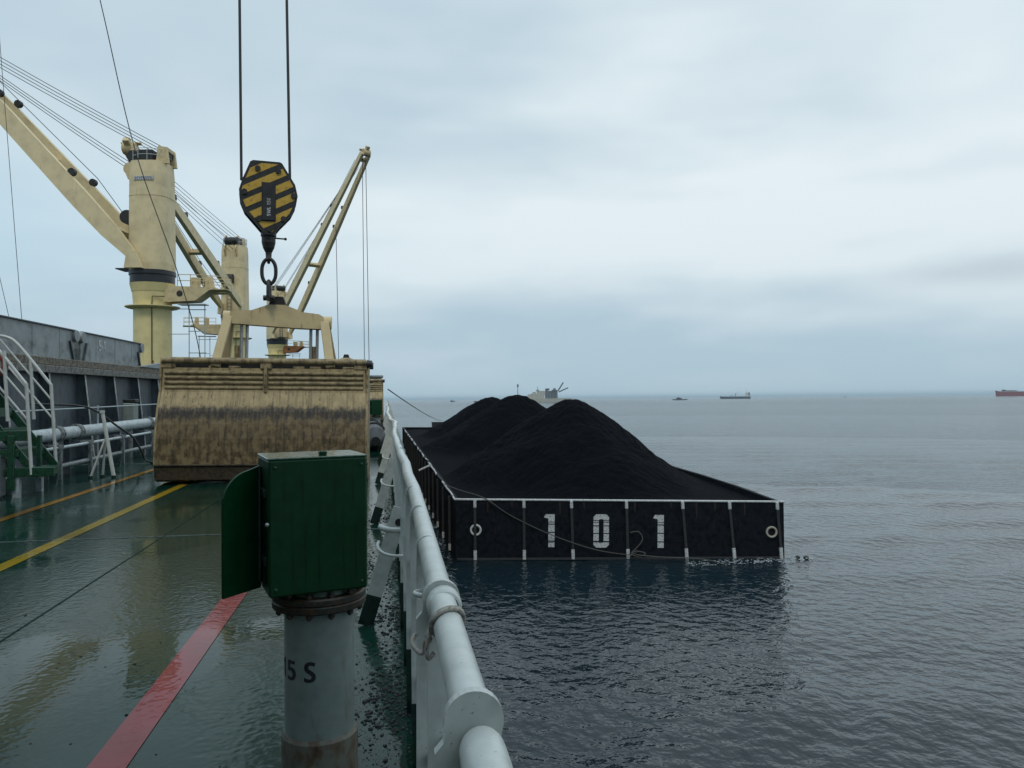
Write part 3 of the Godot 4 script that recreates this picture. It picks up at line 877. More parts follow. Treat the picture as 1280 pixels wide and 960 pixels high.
func build_stairs() -> void:
	# steps that come down from the hatch coaming to a green platform, with white pipe handrails on both sides
	var t := thing("access_stairs", "green access steps with white pipe handrails, at the hatch side", "stairs", sx(-5.8, 0, 13.55))
	var c := Vector3(-5.8, 0, -13.55)
	for e in [[14.0, 0.48, "far"], [13.1, 0.36, "near"]]:
		var z: float = e[0]
		var b := MB.new()
		var run := Vector3(-0.60, 0.80, 0)
		var lo := sv(-5.545, 1.78, z) - c
		var hi := sv(-6.14, 2.57, z) - c
		b.tube(spline([hi + Vector3(-0.9, -0.02, 0), hi + Vector3(-0.35, 0.02, 0), hi + Vector3(-0.08, 0.0, 0), hi + Vector3(0.12, -0.16, 0), lo + Vector3(-0.05, 0.06, 0), lo]), 0.026, 12)
		part("handrail", b, M.white_far, t)
		b = MB.new()
		b.tube(PackedVector3Array([lo, sv(-5.47, e[1], z) - c]), [0.026, 0.026], 12)
		part("lower_post", b, M.white_far, t)
		b = MB.new()
		b.cyl(sv(-5.86, 2.30 if z < 13.5 else 2.2, z) - c, sv(-5.81, 1.2, z) - c, 0.026, -1.0, 12)
		part("upper_post", b, M.white_far, t)
		for q: float in [0.5, 1.0]:
			b = MB.new()
			b.cyl(lo + Vector3(0.03, -0.58 * q, 0), lo + Vector3(-1.1, -0.58 * q + 1.45, 0), 0.016, -1.0, 10)
			part("middle_rail", b, M.white_far, t)
	for i in 6:
		var b := MB.new()
		b.box(Vector3(0.28 - i * 0.24, 0.42 + i * 0.32, 0), Vector3(0.24, 0.03, 0.86))
		b.box(Vector3(0.40 - i * 0.24, 0.36 + i * 0.32, 0), Vector3(0.02, 0.12, 0.86))
		part("step", b, M.green_old, t)
	for q: float in [-0.42, 0.42]:
		var b := MB.new()
		b.bar(Vector3(0.33, 0.42, q), Vector3(-1.2, 2.46, q), 0.03, 0.12, Vector3.UP)
		part("stringer", b, M.green_old, t)
	for e in [[Vector3(-0.1, 0.97, 0.44), Vector3(0.8, 0.16, 0.06)], [Vector3(0.05, 0.55, 0.47), Vector3(0.10, 0.85, 0.05)], [Vector3(0.30, 0.40, 0.44), Vector3(0.72, 0.14, 0.06)], [Vector3(-0.2, 0.70, 0.44), Vector3(0.7, 0.12, 0.06)], [Vector3(0.22, 0.7, -0.1), Vector3(0.06, 0.5, 0.06)]]:
		var fr := MB.new()
		fr.box(e[0], e[1], Basis.IDENTITY, 0.006)
		part("frame_beam", fr, M.green_old, t)
	for q in [Vector3(0.1, 0, 0.4), Vector3(-0.6, 0, 0.4), Vector3(0.1, 0, -0.4)]:
		var b := MB.new(); b.box(q + Vector3(0, 0.16, 0), Vector3(0.09, 0.33, 0.09))
		part("leg", b, M.pipe_grey, t)
	var cab := thing("deck_cabinet", "low grey steel cabinet under the green steps", "cabinet", sx(-6.25, 0, 13.0))
	var cb := MB.new(); cb.box(Vector3(0, 0.36, 0), Vector3(0.7, 0.66, 0.5), Basis.IDENTITY, 0.015)
	part("body", cb, M.hull_grey, cab)
	var cd := MB.new(); cd.box(Vector3(0.02, 0.38, 0.254), Vector3(0.5, 0.5, 0.012), Basis.IDENTITY, 0.004)
	part("door", cd, M.coaming, cab)
	for q: float in [-0.28, 0.28]:
		var cl := MB.new(); cl.box(Vector3(q, 0.015, 0), Vector3(0.08, 0.03, 0.4))
		part("foot", cl, M.green_foot, cab)
	var ring := MB.new()
	ring.tube(arc(Vector3.ZERO, Vector3(0.16, 0, 0), Vector3(0, 0.16, 0), 0, TAU * 31 / 32, 31), 0.05, 12, true)
	solo("lifebuoy", ring, M.far_red, sx(-6.23, 2.1, 13.6), "red lifebuoy behind the handrail at the left edge", "lifebuoy")

# ---------------------------------------------------------------- the grab and its hook
func grab_profile() -> Array:      # outer skin of one shell, (height, out)
	return [Vector2(0.0, 0.0), Vector2(0.02, 0.50), Vector2(0.06, 0.64), Vector2(0.32, 0.70), Vector2(0.345, 0.755), Vector2(0.55, 0.76), Vector2(0.8, 0.745), Vector2(1.05, 0.70), Vector2(1.28, 0.635), Vector2(1.48, 0.55), Vector2(1.62, 0.49), Vector2(1.70, 0.47), Vector2(2.06, 0.45)]

func build_grab(label: String, at: Transform3D) -> Node3D:
	var t := thing("clamshell_grab", label, "grab bucket", at, "cream clamshell grabs standing on the deck")
	var pr := grab_profile()
	for side: float in [1.0, -1.0]:
		var sh := MB.new()
		var fine := PackedVector2Array()
		for i in pr.size() - 1:
			for j in 3:
				fine.append(pr[i].lerp(pr[i + 1], j / 3.0))
		fine.append(pr[-1])
		for i in fine.size() - 1:
			var a := fine[i]; var b := fine[i + 1]
			var d := (b - a).normalized()
			for j in 24:
				var u0 := j / 24.0; var u1 := (j + 1) / 24.0
				var wa := 1.845 - 0.035 * a.x; var wb := 1.845 - 0.035 * b.x
				var nn := Vector3(0, -d.y, d.x * side)
				if i > 20 and i < 30:
					nn.z *= 1.0
				sh.quad(Vector3(lerpf(-wa, wa, u0), a.x, a.y * side), Vector3(lerpf(-wa, wa, u1), a.x, a.y * side), Vector3(lerpf(-wb, wb, u1), b.x, b.y * side), Vector3(lerpf(-wb, wb, u0), b.x, b.y * side), nn, Vector2(u0, 1.0 - a.x / 2.2), Vector2(u1, 1.0 - a.x / 2.2), Vector2(u1, 1.0 - b.x / 2.2), Vector2(u0, 1.0 - b.x / 2.2))
		var shell := part("shell", sh, M.grab, t)
		for h in [1.70, 1.79, 1.88, 1.97]:                   # stiffening ribs, in two lengths
			for e in [[-1.74, -0.05], [0.05, 1.74]]:
				var rb := MB.new()
				rb.tube(PackedVector3Array([Vector3(e[0], h, 0.465 * side), Vector3(e[1], h, 0.465 * side)]), 0.036, 12)
				part("rib", rb, M.cream_dirty, shell)
		for e in [[Vector3(0, 1.86, 0.475), Vector3(0.06, 0.48, 0.10)], [Vector3(0, 2.12, 0.44), Vector3(0.2, 0.14, 0.10)], [Vector3(-1.69, 2.12, 0.44), Vector3(0.24, 0.14, 0.06)], [Vector3(1.69, 2.12, 0.44), Vector3(0.24, 0.14, 0.06)]]:
			var cp := MB.new()
			cp.box(Vector3(e[0].x, e[0].y, e[0].z * side), e[1], Basis.IDENTITY, 0.01)
			part("web_plate", cp, M.cream_dirty, shell)
		var rim := MB.new()
		rim.tube(PackedVector3Array([Vector3(-1.79, 2.19, 0.45 * side), Vector3(1.79, 2.19, 0.45 * side)]), 0.058, 16)
		part("rim_pipe", rim, M.cream_dirty, shell)
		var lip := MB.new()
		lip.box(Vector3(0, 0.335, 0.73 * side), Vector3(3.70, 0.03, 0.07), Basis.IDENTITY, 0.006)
		part("wear_strip", lip, M.cream_shaded, shell)
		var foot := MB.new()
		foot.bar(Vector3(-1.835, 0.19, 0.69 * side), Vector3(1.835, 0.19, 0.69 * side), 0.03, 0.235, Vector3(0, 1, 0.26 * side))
		part("cutting_lip", foot, M.cream_shaded, shell)
		var inner := MB.new()                                   # black sheet added as the shade inside, behind the slot below the rim
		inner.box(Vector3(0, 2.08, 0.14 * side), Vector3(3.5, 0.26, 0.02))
		part("dark_backing", inner, M.black, shell)
		for q: float in [-1.0, 1.0]:
			var ep := MB.new()
			var poly := PackedVector2Array()
			for p in pr:
				poly.append(Vector2(p.y * 1.012, p.x))
			poly.append(Vector2(0.40, 2.24)); poly.append(Vector2(0.02, 2.15))
			ep.xf = Transform3D(Basis(Vector3(0, 0, side), Vector3.UP, Vector3(1, 0, 0)), Vector3(q * 1.815, 0, 0))
			ep.prism(poly, 0.035)
			var e := part("end_plate", ep, M.cream_dirty, shell)
			if q > 0.0:
				var pin := MB.new(); pin.cyl(Vector3(1.80, 2.16, 0.45 * side), Vector3(1.90, 2.16, 0.45 * side), 0.07, -1.0, 14)
				part("hinge_pin", pin, M.black, shell)
	for q: float in [-0.95, -0.60, 0.55, 0.85, 1.45]:              # struts that show through the slot
		var s := MB.new(); s.box(Vector3(q, 2.06, 0.0), Vector3(0.2, 0.09, 0.5), Basis.IDENTITY, 0.01)
		part("cross_tie", s, M.cream_dirty, t)
	# the frame above: crossbeam, raking legs, hydraulic rods
	var beam := MB.new()
	beam.prism(PackedVector2Array([Vector2(-0.70, 2.90), Vector2(-0.70, 3.13), Vector2(-0.32, 3.15), Vector2(-0.02, 3.26), Vector2(0.28, 3.26), Vector2(0.62, 3.13), Vector2(0.90, 3.10), Vector2(0.98, 3.05), Vector2(0.98, 2.82), Vector2(0.5, 2.83)]), 0.30)
	part("crossbeam", beam, M.cream_rusty, t)
	for e in [[-0.74, 3.02, -0.86, 2.08], [1.00, 2.95, 1.12, 2.08]]:
		for s: float in [1.0, -1.0]:
			var l := MB.new()
			l.bar(Vector3(e[0], e[1], 0.10 * s), Vector3(e[2] - (0.04 if e[0] < 0 else -0.02), e[3], 0.40 * s), 0.16, 0.12, Vector3.BACK, 0.012)
			part("leg", l, M.cream_rusty, t)
		var k := MB.new(); k.cyl(Vector3(e[0] - 0.10, e[1] + 0.0, 0), Vector3(e[0] + 0.12, e[1] + 0.0, 0), 0.125, -1.0, 18)
		part("pivot", k, M.cream_rusty, t)
	for x in [-0.52, -0.42, 0.74, 0.86]:
		var r := MB.new(); r.cyl(Vector3(x, 1.95, 0.05), Vector3(x, 2.90, 0.0), 0.03, -1.0, 12)
		part("hydraulic_rod", r, M.rod, t)
	for x in [-0.60, 0.80]:
		var r := MB.new(); r.cyl(Vector3(x, 1.9, -0.08), Vector3(x, 2.5, -0.04), 0.055, -1.0, 14)
		part("cylinder", r, M.cream_dirty, t)
	var lug := MB.new()
	for s: float in [-0.07, 0.07]:
		lug.xf = Transform3D(Basis.IDENTITY, Vector3(0.13, 3.25, s))
		lug.prism(PackedVector2Array([Vector2(-0.16, 0), Vector2(-0.10, 0.17), Vector2(0.10, 0.17), Vector2(0.16, 0)]), 0.04)
	part("lifting_lug", lug, M.steel, t)
	return t

func build_hook() -> void:
	var z := 14.8
	var t := thing("hook_block", "black and yellow striped hook block hanging above the grab", "hook block", sx(-2.13, 4.52, z, Basis(Vector3.UP, 0.17)))
	var poly := PackedVector2Array([Vector2(-0.06, 0.0), Vector2(0.08, 0.0), Vector2(0.20, 0.16), Vector2(0.40, 0.38), Vector2(0.48, 0.55), Vector2(0.515, 0.74), Vector2(0.47, 0.95), Vector2(0.24, 1.33), Vector2(0.20, 1.35), Vector2(-0.27, 1.35), Vector2(-0.32, 1.32), Vector2(-0.46, 0.98), Vector2(-0.515, 0.80), Vector2(-0.50, 0.62), Vector2(-0.42, 0.42), Vector2(-0.18, 0.14)])
	for s: float in [1.0, -1.0]:
		var b := MB.new()
		b.xf = Transform3D(Basis.IDENTITY, Vector3(0, 0, 0.16 * s))
		b.prism(poly, 0.05)
		var cheek := part("cheek_plate", b, M.black, t)
		var inner := Geometry2D.offset_polygon(poly, -0.045)[0]
		for i in 9:
			var o := -0.72 + i * 0.235
			var d := Vector2(cos(0.48), sin(0.48)) ; var nn := Vector2(-d.y, d.x)
			var c := Vector2(0, 0.68) + nn * (o + 0.02)
			var band := PackedVector2Array([c - d * 2.0, c + d * 2.0, c + d * 2.0 + nn * 0.135, c - d * 2.0 + nn * 0.135])
			for q in Geometry2D.intersect_polygons(inner, band):
				for q2 in Geometry2D.clip_polygons(q, PackedVector2Array([Vector2(-0.125, 0.24), Vector2(0.125, 0.24), Vector2(0.125, 0.96), Vector2(-0.125, 0.96)])):
					if q2.size() >= 3 and not Geometry2D.triangulate_polygon(q2).is_empty():
						var st := MB.new()
						st.xf = Transform3D(Basis.IDENTITY, Vector3(0, 0, 0.1865 * s))
						st.prism(q2, 0.003)
						part("yellow_stripe", st, M.yellow, cheek)
		for q in [Vector2(-0.19, 1.20), Vector2(0.17, 1.18), Vector2(-0.42, 0.76), Vector2(0.44, 0.74), Vector2(-0.17, 0.28), Vector2(0.26, 0.30), Vector2(0.02, 0.10)]:
			var bt := MB.new()
			bt.cyl(Vector3(q.x, q.y, 0.185 * s), Vector3(q.x, q.y, 0.215 * s), 0.055, -1.0, 6)
			part("bolt", bt, M.steel, cheek)
	var cover := MB.new()
	var cp := PackedVector2Array([Vector2(-0.11, 0.26), Vector2(0.11, 0.26)])
	for i in 13:
		var a := PI * i / 12.0
		cp.append(Vector2(cos(a) * 0.11, 0.84 + sin(a) * 0.11))
	cover.xf = Transform3D(Basis.IDENTITY, Vector3(0, 0, 0.205))
	cover.prism(cp, 0.04)
	var cov := part("pin_cover", cover, M.black, t)
	var tx := part_mesh("lettering", text_mesh("SWL 15T", 0.062, 0.003), M.white_mark, cov)
	tx.transform = Transform3D(Basis(Vector3.BACK, PI / 2), Vector3(0.0, 0.50, 0.227))
	for q in [-0.06, 0.06]:
		var sheave := MB.new()
		sheave.cyl(Vector3(0, 0.72, q - 0.045), Vector3(0, 0.72, q + 0.045), 0.44, -1.0, 32)
		part("sheave", sheave, M.steel, t)
	var sw := MB.new()
	sw.lathe([Vector2(0.0, -0.30), Vector2(0.06, -0.30), Vector2(0.10, -0.22), Vector2(0.125, -0.12), Vector2(0.125, -0.02), Vector2(0.14, 0.0), Vector2(0.14, 0.06), Vector2(0.0, 0.06)], 20)
	part("swivel", sw, M.steel, t)
	var pin := MB.new()
	pin.cyl(Vector3(0.05, -0.03, 0.02), Vector3(0.30, -0.035, 0.02), 0.014, -1.0, 10)
	pin.ball(Vector3(0.30, -0.035, 0.02), Vector3(0.028, 0.028, 0.028), 10)
	part("locking_pin", pin, M.steel, t)
	var shank := MB.new()
	shank.tube(PackedVector3Array([Vector3(0, -0.28, 0), Vector3(0, -0.42, 0)]), [0.06, 0.05], 12)
	shank.tube(arc(Vector3(0, -0.42, 0), Vector3(0.0, 0, 0.055), Vector3(0, 0.065, 0), 0, TAU * 15 / 16, 15), 0.03, 8, true)
	part("hook_eye", shank, M.steel, t)
	var ring := thing("lifting_link", "large dark oval lifting link under the hook block", "chain link", sx(-2.12, 3.62, z - 0.05))
	var lk := MB.new()
	var pp := PackedVector3Array()
	for i in 40:
		var a := TAU * i / 40.0
		pp.append(Vector3(0.125 * cos(a) * (1.0 - 0.08 * sin(a) * sin(a)), 0.24 + 0.235 * signf(sin(a)) * pow(absf(sin(a)), 0.8), 0))
	lk.tube(pp, 0.034, 12, true)
	part("link", lk, M.steel, ring)
	var sh := MB.new()
	sh.tube(spline([Vector3(0, -0.30, 0.09), Vector3(0, -0.12, 0.085), Vector3(0, 0.03, 0.05), Vector3(0, 0.06, 0.0), Vector3(0, 0.03, -0.05), Vector3(0, -0.12, -0.085), Vector3(0, -0.30, -0.09)], 5), 0.036, 12)
	sh.cyl(Vector3(-0.10, -0.25, 0), Vector3(0.10, -0.25, 0), 0.05, -1.0, 14)
	sh.cyl(Vector3(0, -0.25, -0.13), Vector3(0, -0.25, 0.13), 0.04, -1.0, 14)
	part("shackle", sh, M.steel, ring)
	for e in [[-2.61, 5.55, -2.76, "left of two black hoist ropes holding the striped hook block"], [-1.74, 5.45, -2.05, "right of two black hoist ropes holding the striped hook block"]]:
		var r := MB.new()
		r.tube(PackedVector3Array([Vector3.ZERO, Vector3(e[2] - e[0], 24.0, 0.0)]), 0.025, 10)
		solo("hoist_rope", r, M.wire, sx(e[0], e[1], z), e[3], "wire rope", "hoist ropes of the hook block")

# ---------------------------------------------------------------- deck cranes
func railing(b: MB, pts: Array, h: float, r: float) -> void:
	for i in pts.size():
		b.cyl(pts[i], pts[i] + Vector3.UP * h, r, -1.0, 6)
		if i + 1 < pts.size():
			for k: float in [1.0, 0.5]:
				b.cyl(pts[i] + Vector3.UP * h * k, pts[i + 1] + Vector3.UP * h * k, r, -1.0, 6)

func build_crane(at: Vector3, sc: float, tip: Vector3, label: String, shelf: float, o: Dictionary) -> void:
	# at: foot on the ship's axes; sc: girth; tip: jib end on the ship's axes; shelf: bearing of the rest platform (0 = starboard, PI = port)
	var t := thing("deck_crane", label, "crane", sx(at.x, at.y, at.z), "cream pedestal cranes along the ship's centre line")
	var ped := MB.new()
	ped.lathe([Vector2(1.56 * sc, 0.0), Vector2(1.53 * sc, 7.8), Vector2(1.53 * sc, 7.95), Vector2(1.62 * sc, 8.9), Vector2(1.66 * sc, 8.92), Vector2(1.83 * sc, 9.5)], 40)
	part("pedestal", ped, M.cream_low, t)
	var fl := MB.new()
	fl.lathe([Vector2(1.5 * sc, 7.66), Vector2(2.05 * sc, 7.76), Vector2(2.2 * sc, 7.82), Vector2(2.2 * sc, 7.88), Vector2(1.5 * sc, 7.93)], 40)
	part("flange", fl, M.cream_low, t)
	var pipe := MB.new()
	pipe.tube(PackedVector3Array([Vector3(0.3, 0.3, 1.56 * sc), Vector3(0.3, 7.9, 1.56 * sc), Vector3(0.35, 8.5, 1.64 * sc), Vector3(1.1, 8.52, 1.30 * sc)]), 0.035, 6)
	part("cable_pipe", pipe, M.black, t)
	var rs := MB.new()
	rs.box(Vector3(0.36, 2.9, 1.555 * sc), Vector3(0.10, 2.2, 0.02))
	part("rust_run", rs, M.orange_rust, t)
	var ring := MB.new()
	ring.lathe([Vector2(1.78 * sc, 9.5), Vector2(1.80 * sc, 9.52), Vector2(1.80 * sc, 10.05), Vector2(1.88 * sc, 10.1), Vector2(1.88 * sc, 10.38), Vector2(1.80 * sc, 10.4), Vector2(1.5 * sc, 10.4)], 40)
	part("slewing_ring", ring, M.dark_ring, t)
	# the slewing house, turned with its jib
	var foot := sv(at.x, at.y, at.z)
	var tp := sv(tip.x, tip.y, tip.z) - foot
	var az := atan2(tp.z, tp.x)
	var fwd := Vector3(cos(az), 0, sin(az)); var side := Vector3(-sin(az), 0, cos(az))
	var hs := MB.new()
	hs.xf = Transform3D(Basis(fwd, Vector3.UP, side), Vector3.ZERO)
	hs.lathe([Vector2(1.0, 10.4), Vector2(1.03, 10.9), Vector2(1.0, 14.0), Vector2(0.98, 17.3), Vector2(0.93, 18.1), Vector2(0.0, 18.1)], 48, 1.62 * sc, 1.62 * sc, 3.6)
	var house := part("house", hs, M.cream, t)
	for h: float in [13.2, 15.6]:                # plate seams round the house, and its door
		var sm := MB.new()
		sm.xf = Transform3D(Basis(fwd, Vector3.UP, side), Vector3.ZERO)
		sm.lathe([Vector2(0.99, h), Vector2(1.008, h + 0.015), Vector2(0.99, h + 0.03)], 48, 1.62 * sc, 1.62 * sc, 3.6)
		part("plate_seam", sm, M.cream_rusty, house)
	for q: float in [-1.0, 1.0]:
		var ear := MB.new()
		ear.xf = Transform3D(Basis(fwd, Vector3.UP, side), fwd * 1.45 * sc + side * q * 0.75 * sc)
		var ep := PackedVector2Array([Vector2(-0.6, 16.6), Vector2(0.22, 16.9)])
		for i in 9:
			var a := -0.9 + 2.6 * i / 8.0
			ep.append(Vector2(0.1 + 0.45 * cos(a), 17.65 + 0.45 * sin(a)))
		ep.append(Vector2(-0.1, 18.6)); ep.append(Vector2(0.05, 19.0)); ep.append(Vector2(-0.25, 19.25)); ep.append(Vector2(-0.55, 18.9)); ep.append(Vector2(-0.7, 18.0))
		ear.prism(ep, 0.14)
		part("sheave_bracket", ear, M.cream_rusty, house)
	var drum := MB.new()
	drum.xf = Transform3D(Basis(fwd, Vector3.UP, side), Vector3.ZERO)
	drum.cyl(Vector3(1.3 * sc, 18.55, -0.7), Vector3(1.3 * sc, 18.55, 0.7), 0.42, -1.0, 18)
	drum.box(Vector3(0.25, 18.55, 0.0), Vector3(1.2, 0.95, 1.4), Basis.IDENTITY, 0.06)
	drum.cyl(Vector3(-0.9, 18.75, -0.5), Vector3(-0.9, 18.75, 0.5), 0.38, -1.0, 16)
	part("winch", drum, M.black, house)
	var horn := MB.new()
	for q: float in [-0.62, 0.62]:
		horn.xf = Transform3D(Basis(fwd, Vector3.UP, side), side * q)
		horn.prism(PackedVector2Array([Vector2(-1.5, 18.0), Vector2(-1.35, 19.15), Vector2(-0.75, 19.25), Vector2(-0.55, 18.0)]), 0.22)
	horn.xf = Transform3D(Basis(fwd, Vector3.UP, side), Vector3.ZERO)
	horn.box(Vector3(-1.1, 19.05, 0), Vector3(0.5, 0.3, 1.3), Basis.IDENTITY, 0.03)
	part("top_bracket", horn, M.cream_rusty, house)
	var rl := MB.new()
	var rp := []
	for i in 13:
		var a := TAU * i / 12.0
		rp.append(Vector3(cos(a) * 1.55 * sc, 18.1, sin(a) * 1.55 * sc))
	railing(rl, rp, 0.85, 0.022)
	part("roof_railing", rl, M.white_far, house)
	if o.get("plate", false):                   # maker's plate, on the side that looks aft
		var lo := Vector3(-0.16, 0, 0.98)         # bearing of the plate from the house's axis
		var cf := lo.dot(fwd); var cs := lo.dot(side)
		var rad: float = 1.62 * sc * 0.985 / pow(pow(absf(cf), 3.6) + pow(absf(cs), 3.6), 1.0 / 3.6)
		var out := (fwd * signf(cf) * pow(absf(cf), 2.6) + side * signf(cs) * pow(absf(cs), 2.6)).normalized()
		var seat := Transform3D(Basis(Vector3.UP.cross(out), Vector3.UP, out), lo.normalized() * rad + Vector3.UP * 16.8)
		var plate := MB.new()
		plate.xf = seat
		plate.box(Vector3(0, 0, 0.02), Vector3(1.35, 0.26, 0.05))
		var pl := part("name_plate", plate, M.white_mark, house)
		for i in 9:                              # lettering too small to read: upright strokes and bars
			var mk := MB.new()
			mk.xf = seat
			var x := -0.55 + i * 0.135
			mk.prism(PackedVector2Array([Vector2(x - 0.02, -0.08), Vector2(x - 0.02, 0.08), Vector2(x + 0.07, 0.08 if i % 2 else 0.02), Vector2(x + 0.07, 0.04 if i % 2 else -0.02), Vector2(x + 0.015, 0.03), Vector2(x + 0.015, -0.08)]), 0.1)
			part("letter", mk, M.black, pl)
	# jib: twin box beams that close towards the tip
	var root_f: float = o.get("root", 1.55) * sc
	var hinge := fwd * root_f + Vector3.UP * 11.3
	var dirj := (tp - hinge).normalized()
	var upj := side.cross(dirj).normalized()
	if upj.y < 0.0:
		upj = -upj
	var length := (tp - hinge).length()
	var wide: float = o.get("spread", 1.15) * sc
	var beam_h: float = o.get("deep", 1.15) * sc
	for q: float in [-1.0, 1.0]:
		var b := MB.new()
		var st := [[0.0, wide, 0.32, 0.5], [0.10, wide * 0.98, 0.42, 0.9], [0.22, wide * 0.93, 0.45, 1.0], [0.6, wide * 0.66, 0.40, 0.88], [0.93, wide * 0.40, 0.32, 0.62], [1.0, wide * 0.36, 0.30, 0.5]]
		for i in st.size() - 1:
			var p := []
			for e in [st[i], st[i + 1]]:
				var c: Vector3 = hinge + dirj * length * e[0] + side * q * e[1]
				var hh: float = e[3] * beam_h * 0.5; var ww: float = e[2] * sc * 0.5 * 1.25
				p.append_array([c - upj * hh - side * ww, c - upj * hh + side * ww, c + upj * hh + side * ww, c + upj * hh - side * ww])
			b.hexa(p)
		var beam := part("jib_beam", b, M.cream, t)
		var br := MB.new()
		br.xf = Transform3D(Basis(fwd, Vector3.UP, side), side * q * wide)
		br.prism(PackedVector2Array([Vector2(root_f - 0.7, 10.42), Vector2(root_f + 0.5, 10.42), Vector2(root_f + 0.32, 11.5), Vector2(root_f - 0.25, 11.6)]), 0.5)
		part("hinge_bracket", br, M.cream, t)
		for f in [0.3, 0.62, 0.72]:
			var s := MB.new()
			var c: Vector3 = hinge + dirj * length * f + side * q * wide * lerpf(1.0, 0.4, f) + upj * beam_h * 0.62
			s.cyl(c - side * 0.16, c + side * 0.16, 0.26, -1.0, 14)
			part("guide_sheave", s, M.black, beam)
	for f in [0.12, 0.42, 0.97]:
		var b := MB.new()
		var c: Vector3 = hinge + dirj * length * f
		var w2 := wide * lerpf(1.0, 0.36, f)
		b.bar(c - side * w2, c + side * w2, 0.55 * sc, 0.5 * sc, upj)
		part("cross_member", b, M.cream_rusty, t)
	var head := MB.new()
	var hc := hinge + dirj * (length + 0.1)
	head.cyl(hc - side * 0.5, hc + side * 0.5, 0.48, -1.0, 16)
	head.bar(hc, hc + dirj * 0.9 + upj * 0.2, 0.5, 0.4, upj)
	head.bar(hc - side * 0.8 + upj * 0.5, hc + side * 0.8 + upj * 0.5, 0.3, 0.1, upj)
	part("jib_head", head, M.cream_rusty, t)
	for i in 7:                                 # luffing and hoisting ropes from the house top to the jib head
		var high := i < 4
		var q := (i % 4 - 1.5) * 0.3
		var a := fwd * (-1.0 + 0.15 * i if high else 1.3 * sc) + side * q + Vector3.UP * (19.2 - 0.12 * i if high else 17.95 - 0.28 * (i - 4))
		var z := hc - dirj * ((0.3 + 0.75 * i) if high else (2.7 + 0.7 * (i - 4))) + side * q * 0.5 + upj * 0.45
		var r := MB.new()
		r.tube(sag(a, z, 0.12, 10), 0.024, 6)
		part("luffing_rope", r, M.wire, t)
	var lr := MB.new()                          # rope that runs over the guide sheaves on the beam
	lr.tube(PackedVector3Array([fwd * 1.9 * sc + Vector3.UP * 13.2 + side * wide * 0.9, hinge + dirj * length * 0.3 + side * wide * 0.82 + upj * beam_h * 0.95, hinge + dirj * length * 0.95 + side * wide * 0.4 + upj * beam_h * 0.6]), 0.025, 6)
	part("hoist_rope", lr, M.wire, t)
	# access ladder and cage at the front of the house
	var lad := MB.new()
	for q: float in [-0.22, 0.22]:
		lad.cyl(fwd * 2.0 * sc + side * (wide * 0.1 + q) + Vector3.UP * 10.6, fwd * 2.0 * sc + side * (wide * 0.1 + q) + Vector3.UP * 14.2, 0.035, -1.0, 6)
	for i in 9:
		lad.cyl(fwd * 2.0 * sc + side * (wide * 0.1 - 0.22) + Vector3.UP * (10.8 + i * 0.4), fwd * 2.0 * sc + side * (wide * 0.1 + 0.22) + Vector3.UP * (10.8 + i * 0.4), 0.02, -1.0, 6)
	lad.box(fwd * 2.2 * sc + Vector3.UP * 10.55, Vector3(1.0, 0.08, 1.4), Basis(fwd, Vector3.UP, side))
	part("house_ladder", lad, M.black, t)
	var big := MB.new()
	big.cyl(fwd * 2.05 * sc - side * 0.35 + Vector3.UP * 14.3, fwd * 2.05 * sc + side * 0.35 + Vector3.UP * 14.3, 0.5, -1.0, 20)
	part("heel_sheave", big, M.black, t)
	# rest platform on the pedestal
	var pd := Vector3(cos(shelf), 0, sin(shelf)); var ps := Vector3(-sin(shelf), 0, cos(shelf))
	var pf := MB.new()
	pf.xf = Transform3D(Basis(pd, Vector3.UP, ps), Vector3.ZERO)
	pf.prism(PackedVector2Array([Vector2(1.2 * sc, 8.15), Vector2(3.2, 8.25), Vector2(4.2, 9.0), Vector2(4.6, 9.05), Vector2(4.6, 9.2), Vector2(2.9, 9.25), Vector2(1.4 * sc, 9.3)]), 1.5)
	var plat := part("rest_platform", pf, o.get("plat", M.cream_rusty), t)
	var gear := MB.new()
	gear.xf = Transform3D(Basis(pd, Vector3.UP, ps), Vector3.ZERO)
	gear.box(Vector3(3.0, 9.62, 0.0), Vector3(0.55, 0.72, 0.6), Basis.IDENTITY, 0.03)
	gear.prism(PackedVector2Array([Vector2(3.75, 9.2), Vector2(3.8, 10.0), Vector2(4.15, 10.05), Vector2(4.3, 9.2)]), 0.6)
	part("rest_block", gear, M.cream_rusty, plat)
	var pr := MB.new()
	pr.xf = Transform3D(Basis(pd, Vector3.UP, ps), Vector3.ZERO)
	railing(pr, [Vector3(2.0, 9.25, 0.75), Vector3(2.9, 9.25, 0.75), Vector3(3.8, 9.2, 0.75), Vector3(5.3, 9.1, 0.75), Vector3(5.3, 9.1, -0.75), Vector3(3.0, 9.2, -0.75)], 0.85, 0.028)
	pr.box(Vector3(4.9, 9.06, 0), Vector3(1.0, 0.06, 1.5))
	part("platform_railing", pr, M.cream_rusty, plat)
	var hole := MB.new()
	hole.xf = Transform3D(Basis(pd, Vector3.UP, ps), Vector3.ZERO)
	hole.cyl(Vector3(2.15, 8.75, 0.74), Vector3(2.15, 8.75, 0.765), 0.22, -1.0, 16)
	part("access_hole", hole, M.steel, plat)
	var ld := MB.new()                          # caged ladder below the platform
	ld.xf = Transform3D(Basis(pd, Vector3.UP, ps), Vector3.ZERO)
	for q: float in [2.65, 3.75]:
		ld.cyl(Vector3(q, 2.4, 0.3), Vector3(q, 8.0, 0.3), 0.035, -1.0, 6)
	for i in 4:
		ld.bar(Vector3(2.6, 3.0 + i * 1.55, 0.3), Vector3(3.85, 3.0 + i * 1.55, 0.3), 0.06, 0.06)
		ld.bar(Vector3(1.4 * sc, 2.3 + i * 1.8, 0.3), Vector3(2.7, 2.3 + i * 1.8, 0.3), 0.05, 0.05)
